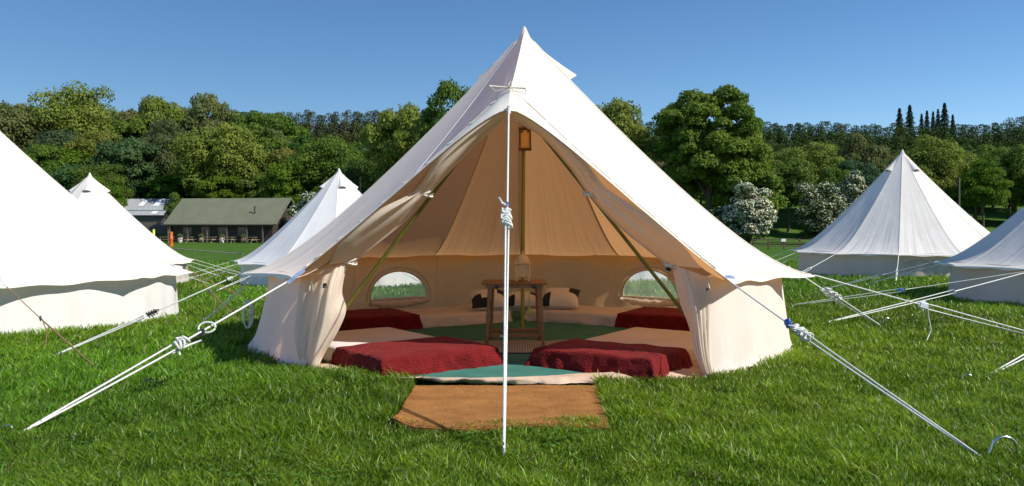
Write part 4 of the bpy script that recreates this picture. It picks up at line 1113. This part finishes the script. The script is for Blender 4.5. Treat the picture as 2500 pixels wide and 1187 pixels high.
def plantation(name, label, x0, x1, rows_, tops, color, seed):
    P_, N_, S_, T_ = [], [], [], []
    for Y, dt, sp in rows_:
        px = x0
        while px < x1:
            p_ = px + rng.normal() * 6; top = float(np.interp(p_, [q[0] for q in tops], [q[1] for q in tops])) + dt + 8 + rng.normal() * 5
            x = (p_ - 1250) / F * Y; g = gzf(x, Y); h = EYE + (HY - top) / F * Y - g
            a = conifer_arrays(6.0 + rng.random() * 3, 13, 2.5, 1300, .32, 8, .5); sc = h / 13; q = a[0].copy(); q[:, 2] *= sc; q += np.array([x, Y, g])
            tt = (.85 + .3 * rng.random()); P_.append(q); N_.append(a[1]); S_.append(a[2]); hue = np.array([1 + .25 * (rng.random() < .2), 1, 1]) * tt; T_.append(a[3] * hue)
            px += sp
    me = leaf_mesh(name, np.vstack(P_), np.vstack(N_), np.concatenate(S_), np.vstack(T_), M['needle'], aspect=.45); o = bpy.data.objects.new(name, me); COL.objects.link(o); o.color = color
    tag(o, label, 'woodland', kind='stuff')
plantation('conifer_woodland', 'dark brown-green conifer plantation along the left ridge', 560, 1120, ((168, 50, 11), (182, 24, 10), (198, 0, 9)), [(560, 262), (700, 266), (900, 262), (1120, 262)], (.070, .086, .026, 1), 1)
plantation('conifer_woodland', 'dark green conifer wood covering the right hilltop', 1440, 2700, ((168, 48, 12), (184, 24, 11), (200, 0, 9.5)), [(1440, 290), (1880, 292), (2000, 286), (2200, 302), (2380, 300), (2450, 282), (2700, 280)], (.052, .090, .022, 1), 2)

# ------------------------------------------------------------------ barn, shed and what stands before them
def barn():
    Y0 = 105.0; A = Vector(((398 - 1250) / F * 107.5, 107.5, 0)); ang = -math.radians(11); ux = Vector((math.cos(ang), math.sin(ang), 0)); uy = Vector((-ux.y, ux.x, 0))
    g = gzf(A.x + 7, Y0) - .1; ez = EYE + (HY - 546) / F * 106; rz_ = EYE + (HY - 484) / F * 110; L = 15.9; D = 8.6
    root = thing('barn', 'long low barn with a sloping green roof and dark timber walls', 'barn', (A.x, A.y, g))
    def Q(u, v, z): return A + ux * u + uy * v + Vector((0, 0, z))
    mb = MB(); e = .9
    for (v0, v1) in ((e, D - e),):
        mb.add([Q(e, v0, g), Q(L - e, v0, g), Q(L - e, v1, g), Q(e, v1, g), Q(e, v0, ez), Q(L - e, v0, ez), Q(L - e, v1, ez), Q(e, v1, ez), Q(e, D / 2, rz_ - .15), Q(L - e, D / 2, rz_ - .15)],
               [(0, 1, 5, 4), (1, 2, 6, 9, 5), (2, 3, 7, 6), (3, 0, 4, 8, 7)])
    w_ = mb.build('wall', M['timber'], root, smooth=False)
    mb = MB(); nrm = .12
    for s0, s1 in (((0, ez - .05), (D / 2, rz_)), ((D / 2, rz_), (D, ez - .05))):
        pts = [Q(0, s0[0], s0[1]), Q(L, s0[0], s0[1]), Q(L, s1[0], s1[1]), Q(0, s1[0], s1[1])]; lo = [p - Vector((0, 0, .14)) for p in pts]
        mb.add(pts + lo, [(0, 1, 2, 3), (7, 6, 5, 4), (0, 4, 5, 1), (1, 5, 6, 2), (2, 6, 7, 3), (3, 7, 4, 0)])
    mb.build('roof', M['roofgreen'], root, smooth=False)
    mb = MB()
    mb.tube([Q(L + .03, -.05, ez - .12), Q(L + .03, D / 2, rz_ - .02)], .12, 4); mb.build('bargeboard', M['timber2'], root)
    f = MB(); q = Q(12.1, 1.7, ez + 1.3); f.tube([q - Vector((0, 0, .6)), q + Vector((0, 0, .85))], .09, 8); f.tube([q + Vector((0, 0, .85)), q + Vector((0, 0, 1.0))], [.15, .03], 8)
    f.box(q + Vector((0, 0, -.25)), (.5, .5, .12)); f.build('flue', M['dark_tag'], root)
    for u in (.6, 3.4, 6.2, 9.0, 11.8, 14.0):
        p = MB(); c = Q(u, .2, (g + ez) / 2); p.box(c, (.15, .15, ez - g), ang); p.build('post', M['timber2'], root)
    for u, w2, dr in ((3.0, 1.1, 0), (5.6, .95, 1), (8.0, 1.1, 0), (10.9, 1.3, 0)):
        fr_ = MB(); zc = g + (1.55 if not dr else 1.05); hh = 1.0 if not dr else 2.0
        c = Q(u, e - .03, zc); fr_.box(c, (w2 + .16, .06, hh + .14), ang); fo = fr_.build('window' if not dr else 'door', M['post'] if not dr else M['timberlit'], root)
        pn = MB(); pn.box(Q(u, e - .065, zc), (w2 * .9, .03, hh * .88), ang)
        if not dr: pn.build('pane', M['glass'], fo)
        else: pn.build('panel', M['darkwood'], fo)
    return Q, g, ang
Qb, gb, angb = barn()
def shed():
    Y0 = 118; A = Vector(((238 - 1250) / F * Y0, Y0, 0)); g = gzf(A.x, 116) - .6; ez = EYE + (HY - 524) / F * Y0; rz_ = EYE + (HY - 486) / F * (Y0 + 4)
    root = thing('shed', 'grey corrugated shed with pale roof panels behind the barn', 'shed', (A.x, A.y, g)); ang = -.05; ux = Vector((math.cos(ang), math.sin(ang), 0)); uy = Vector((-ux.y, ux.x, 0)); L = 10.2; D = 8
    def Q(u, v, z): return A + ux * u + uy * v + Vector((0, 0, z))
    mb = MB(); mb.add([Q(.2, .2, g), Q(L - .2, .2, g), Q(L - .2, D, g), Q(.2, D, g), Q(.2, .2, ez), Q(L - .2, .2, ez), Q(L - .2, D, ez), Q(.2, D, ez), Q(.2, D / 2, rz_ - .1), Q(L - .2, D / 2, rz_ - .1)], [(0, 1, 5, 4), (1, 2, 6, 9, 5), (2, 3, 7, 6), (3, 0, 4, 8, 7)])
    mb.build('wall', M['timber2'], root, smooth=False)
    mb = MB()
    def zr(v): return ez + (rz_ - ez) * v / (D / 2)
    n = 120; rows = []
    for v in (-.2, D / 2): rows.append([Q(L * i / n, v, zr(v) + .05 * (i % 2)) for i in range(n + 1)])
    rows.append([Q(L * i / n, D + .2, ez + .05 * (i % 2)) for i in range(n + 1)]); mb.grid(rows); mb.build('roof', M['sheetmetal'], root, smooth=False)
    mb = MB(); mb.box(Q(L / 2, .9, zr(.9) + .09), (L, .14, .12), ang); mb.build('gutter', M['fascia'], root)
    for u in (5.2, 7.4, 9.2):
        s_ = MB(); s_.grid([[Q(u - .3, 2.0, zr(2.0) + .1), Q(u + .5, 2.0, zr(2.0) + .1)], [Q(u - .3 , 3.7, zr(3.7) + .1), Q(u + .5, 3.7, zr(3.7) + .1)]]); s_.build('skylight', M['skylight'], root, smooth=False)
    s_ = MB(); s_.grid([[Q(7.8, .0, zr(0) + .1), Q(8.6, .0, zr(0) + .1)], [Q(7.8, .7, zr(.7) + .1), Q(8.6, .7, zr(.7) + .1)]]); s_.build('skylight', M['skylight'], root, smooth=False)
shed()
def picnic():
    t = thing('picnic_table', 'x', 'picnic table', (0, 0, 0))
    mb = MB()
    for k in range(5): mb.box((0, -.3 + .15 * k, .74), (1.8, .13, .04))
    mb.build('tabletop', M['picnic'], t)
    for s in (-1, 1):
        b = MB(); b.box((0, s * .72, .44), (1.8, .26, .04)); b.build('bench', M['picnic'], t)
        f = MB()
        for q in (-1, 1): f.tube([(s * .65, q * .2, .72), (s * .65, q * .78, 0)], .045, 4)
        f.box((s * .65, 0, .42), (.06, 1.6, .09)); f.build('leg', M['picnic'], t)
    return t
pt0 = picnic()
plabs = ['picnic table nearest the orange marker before the barn', 'second picnic table from the left before the barn wall', 'picnic table in the middle of the barn front', 'picnic table next to last on the right of the barn front', 'picnic table farthest right before the barn']
for k, u in enumerate((1.6, 4.6, 7.6, 10.4, 13.2)):
    p = Qb(u, -1.6 - .4 * (k % 2), 0); z = gzf(p.x, p.y); rz = angb + [.1, -.15, .05, .2, -.1][k]
    if k == 0: pt0.location = (p.x, p.y, z); pt0.rotation_euler = (0, 0, rz); pt0['label'] = plabs[0]; pt0['group'] = 'picnic tables in front of the barn'
    else: dup(pt0, (p.x, p.y, z), rz, (1, 1, 1), plabs[k], 'picnic tables in front of the barn')
def barrel(p, lab, mat):
    c = Vector((p.x, p.y, gzf(p.x, p.y))); t = thing('planter', lab, 'planter', c, 'pale barrel planters in front of the barn')
    mb = MB(); lathe(mb, c, [(.001, .0), (.26, 0), (.31, .2), (.33, .4), (.29, .68), (.27, .68), (.26, .6), (.001, .6)], 14); mb.build('tub', M[mat], t)
    pos = unit(260) * np.array([.34, .34, .28]) + np.array([0, 0, .85]); me = leaf_mesh('plant', pos, unit(260) + np.array([0, 0, .6]), np.full(260, .08), np.full((260, 3), 1.0), M['leaf']); o = bpy.data.objects.new('plant', me); COL.objects.link(o); o.parent = t; o.color = (.12, .16, .05, 1)
for k, (u, lab) in enumerate(((3.1, 'pale tub planter left of the barn door'), (6.1, 'pale tub planter at the middle of the barn'), (9.0, 'pale tub planter right of the barn door'), (12.0, 'pale tub planter near the right end of the barn'))):
    barrel(Qb(u, -1.0, 0), lab, 'picnic' if k % 2 else 'sheet')
def marker(px, py_b, py_t, label, mat, name):
    Y = 88.0; x = (px - 1250) / F * Y; g = gzf(x, Y); h = EYE + (HY - py_t) / F * Y - g
    t = thing(name, label, name.replace('_', ' '), (x, Y, g)); mb = MB(); w_ = .21
    lathe(mb, (x, Y, g), [(.001, 0), (w_, .0), (w_, .06), (w_ * .85, .08), (w_ * .8, h * .5), (w_ * .92, h * .52), (w_ * .7, h * .56), (w_ * .6, h), (.001, h)], 12); mb.build('body', M[mat], t)
marker(418, 590, 566, 'orange marker post standing on the grass before the barn', 'orange', 'marker_post')
marker(375, 578, 560, 'yellow marker beside the distant left tent roof', 'yellow', 'marker_sign')
a_, b_ = Vector(((392 - 1250) / F * 74, 74, 0)), Vector(((592 - 1250) / F * 52, 52, 0))
t_ = thing('rope_barrier', 'low buff rope line crossing the grass before the barn', 'rope line', (a_.x, a_.y, gzf(a_.x, a_.y)))
mb = MB(); mb.tube([Vector((q.x, q.y, gzf(q.x, q.y) + .22)) for q in [a_.lerp(b_, i / 16) for i in range(17)]], .045, 5); mb.build('rope', M['tape'], t_, angle=180)
for i in (0, 8, 16):
    q = a_.lerp(b_, i / 16); g = gzf(q.x, q.y); mb = MB(); mb.tube([(q.x, q.y, g - .1), (q.x, q.y, g + .3)], .03, 6); mb.build('stake', M['post'], t_)
def pole(px, top, Y, label, r=.12):
    x = (px - 1250) / F * Y; g = gzf(x, Y); z = EYE + (HY - top) / F * Y; mb = MB(); mb.tube([(x, y_, z_) for y_, z_ in ((Y, g - .3), (Y, (g + z) / 2), (Y, z))], [r, r * .9, r * .8], 8)
    tag(mb.build('wooden_post', M['post'], None), label, 'post')
pole(880, 432, 100, 'weathered wooden post rising left of the open tent roof'); pole(2342, 432, 112, 'weathered wooden post rising above the lone tent roof')
def fence():
    Y = 74; x0 = (1838 - 1250) / F * Y; x1 = (1990 - 1250) / F * Y
    g = gzf(x0, Y); t = thing('rail_fence', 'dark post and rail fence at the far right side of the field', 'fence', (x0, Y, g)); n = 4
    for k in range(n + 1):
        x = x0 + (x1 - x0) * k / n; mb = MB(); mb.box((x, Y, gzf(x, Y) + .45), (.12, .12, 1.05)); mb.build('post', M['bark'], t)
    for h in (.32, .62, .9):
        mb = MB(); mb.grid([[Vector((x0 + (x1 - x0) * i / 8, Y - .08, gzf(x0, Y) + h + dz)) for dz in (-.045, .045)] for i in range(9)]); mb.box(((x0 + x1) / 2, Y - .06, gzf(x0, Y) + h), (x1 - x0, .035, .088)); mb.build('rail', M['bark'], t)
    xs = (1912 - 1250) / F * Y; mb = MB(); mb.box((xs, Y - .12, gzf(xs, Y) + .86), (.42, .02, .26)); tag(mb.build('notice', M['notice'], None), 'small white notice fixed to the rail fence', 'notice')
fence()

# ------------------------------------------------------------------ grass
def grass():
    N0 = 520000
    # depth distribution: dense near the camera, thinning out
    y0, y1, p = 2.9, 46.0, -0.9
    u = rng.random(N0); Y = (y0 ** p + u * (y1 ** p - y0 ** p)) ** (1 / p)
    X = (rng.random(N0) * 2 - 1) * (Y * .66 + .35)
    keep = np.ones(N0, bool)
    for T in (T0, T1, T2, T3, T4, T5, T6):
        d = np.hypot(X - T.c.x, Y - T.c.y); ang = np.degrees(np.arctan2(X - T.c.x, T.c.y - Y))
        if T is T0:
            front = (ang > -43) & (ang < 31)
            px = 1250 + F * X / Y; py = HY + F * EYE / Y
            sill = np.interp(px, [764, 870, 950, 1050, 1240, 1480, 1722], [907, 919, 925, 930, 936, 933, 925])
            keep &= ~((~front & (d < 2.44)) | (front & (d < 2.9) & (py < sill + 3)) | (np.hypot(X + 2.2, Y - 7.4) < .36))
        else: keep &= d > 2.42
    # doormat footprint
    m0, m1 = G(1012, 941, 0), G(960, 1034, 0); r0, r1 = G(1455, 941, 0), G(1489, 1046, 0)
    k = np.clip((Y - m1.y) / (m0.y - m1.y), -1, 1); xl = m1.x + (m0.x - m1.x) * k; xr = r1.x + (r0.x - r1.x) * k
    uu = (X - xl) / (xr - xl); front_y = m1.y - .02 - .05 * np.sin(PI * 2 * uu + .3) - .035 * np.sin(PI * uu)
    keep &= ~((X > xl + .0) & (X < xr - .0) & (Y > front_y) & (Y < m0.y + .12))
    nearmat = (X > xl - .1) & (X < xr + .1) & (Y > front_y - .35) & (Y < front_y + .02)
    X, Y = X[keep], Y[keep]; n = len(X); nearmat = nearmat[keep]
    nz = np.sin(X * 2.3 + 1.7 * np.sin(Y * 1.9)) * np.sin(Y * 2.7 + 1.3 * np.sin(X * 1.6)); nz2 = np.sin(X * 7.1 + 2 * np.sin(Y * 5.3)) * np.sin(Y * 8.3 + 2 * np.sin(X * 6.1)); nz3 = np.sin(X * .9 + np.sin(Y * .7) * 1.4)
    far = np.maximum(Y / 4.5, 1)
    h = (.055 + .040 * rng.random(n)) * (1 + .28 * nz + .22 * nz2); h *= .97 * np.where(nearmat, .55 + .3 * rng.random(n), 1); h *= np.where(rng.random(n) < .03, 1.45, 1) * far ** .12
    wd = (.0021 + .0022 * rng.random(n)) * far ** .85
    th = rng.random(n) * 2 * PI
    wind = 1.6 + 1.2 * nz + 1.6 * nz2; th = np.where(rng.random(n) < .35, wind + rng.normal(size=n) * .9, th)
    lean = np.clip(.30 + .38 * rng.random(n) + .16 * nz2, .05, 1.0)
    dx, dy = np.cos(th), np.sin(th); fa = rng.random(n) * 2 * PI; sx, sy = np.cos(fa), np.sin(fa)
    z0 = gz(X, Y) - .006
    v = np.empty((n, 7, 3), dtype=np.float32)
    for i, (t, wf) in enumerate(((0, 1), (.4, .95), (.75, .62))):
        cx = X + dx * h * lean * t ** 1.7; cy = Y + dy * h * lean * t ** 1.7; cz = z0 + h * (t - .28 * lean * t * t)
        v[:, i * 2, 0] = cx - sx * wd * wf; v[:, i * 2, 1] = cy - sy * wd * wf; v[:, i * 2, 2] = cz
        v[:, i * 2 + 1, 0] = cx + sx * wd * wf; v[:, i * 2 + 1, 1] = cy + sy * wd * wf; v[:, i * 2 + 1, 2] = cz
    v[:, 6, 0] = X + dx * h * lean * 1.1; v[:, 6, 1] = Y + dy * h * lean * 1.1; v[:, 6, 2] = z0 + h * (1 - .34 * lean)
    b = (np.arange(n, dtype=np.int32) * 7)[:, None]
    loops = (b + np.array([0, 1, 3, 2, 2, 3, 5, 4, 4, 5, 6], dtype=np.int32)).ravel()
    ls = (np.arange(n, dtype=np.int32)[:, None] * 11 + np.array([0, 4, 8], dtype=np.int32)).ravel()
    me = bpy.data.meshes.new('grass'); me.vertices.add(n * 7); me.vertices.foreach_set('co', v.ravel()); me.loops.add(n * 11); me.loops.foreach_set('vertex_index', loops)
    me.polygons.add(n * 3); me.polygons.foreach_set('loop_start', ls); me.update(calc_edges=True)
    me.polygons.foreach_set('use_smooth', np.ones(n * 3, bool))
    base = np.array([.118, .258, .013]); tn = (.45 + .85 * rng.random(n) ** 1.3) * (1 + .20 * nz3 + .15 * nz + .17 * nz2); c = base[None] * tn[:, None]
    c[:, 0] *= (1 + .5 * rng.random(n) * (.6 + .4 * nz2)) * (1 + .14 * np.sin(X * .6 + 1.1 * np.sin(Y * .5))); dry = rng.random(n) < .028; c[dry] = np.array([.34, .33, .16]) * (.7 + .5 * rng.random((int(dry.sum()), 1)))
    grad = np.array([.55, .55, .85, .85, 1.0, 1.0, 1.1]); cc = np.ones((n, 7, 4), dtype=np.float32); cc[:, :, :3] = c[:, None, :]
    cc[:, :2, 0] *= 1.15
    at = me.attributes.new('tone', 'FLOAT_COLOR', 'POINT'); at.data.foreach_set('color', cc.ravel()); me.materials.append(M['blade'])
    o = bpy.data.objects.new('grass', me); COL.objects.link(o); o.color = (1, 1, 1, 1)
    tag(o, 'lush green grass covering the camping field', 'grass', kind='stuff')
grass()
def clover():
    n = 9000; Y = (2.9 ** -.9 + rng.random(n) * (12.0 ** -.9 - 2.9 ** -.9)) ** (1 / -.9); X = (rng.random(n) * 2 - 1) * (Y * .64 + .2)
    cl = np.sin(X * 2.9 + 2 * np.sin(Y * 2.1)) * np.sin(Y * 3.3 + 1.4 * np.sin(X * 2.2)); k = (cl > .15) & (np.hypot(X - CX, Y - CY) > 3.0) & ~((np.abs(X) < .85) & (Y > 4.5))
    for T in (T1, T5): k &= np.hypot(X - T.c.x, Y - T.c.y) > 2.7
    X, Y = X[k], Y[k]; n = len(X); P_, Q_ = [], []
    z = gz(X, Y) + .030 + .028 * rng.random(n)
    for q in range(3):
        a = rng.random(n) * .4 + q * 2.094; P_.append(np.stack([X + np.cos(a) * .007, Y + np.sin(a) * .007, z], 1)); Q_.append(np.stack([np.cos(a) * .3, np.sin(a) * .3, np.ones(n)], 1) + rng.normal(size=(n, 3)) * .2)
    m_ = 3 * n; tn = .7 + .5 * rng.random(m_); me = leaf_mesh('clover', np.vstack(P_), np.vstack(Q_), .006 + .004 * rng.random(m_), np.stack([tn, tn, tn], 1), M['leaf'], aspect=.85)
    o = bpy.data.objects.new('clover', me); COL.objects.link(o); o.color = (.10, .22, .03, 1); tag(o, 'clover leaves scattered through the near grass', 'clover', kind='stuff')
clover()
for o in [q for q in COL.objects if q.get('label') == 'x']:
    for c in list(o.children): bpy.data.objects.remove(c)
    bpy.data.objects.remove(o)
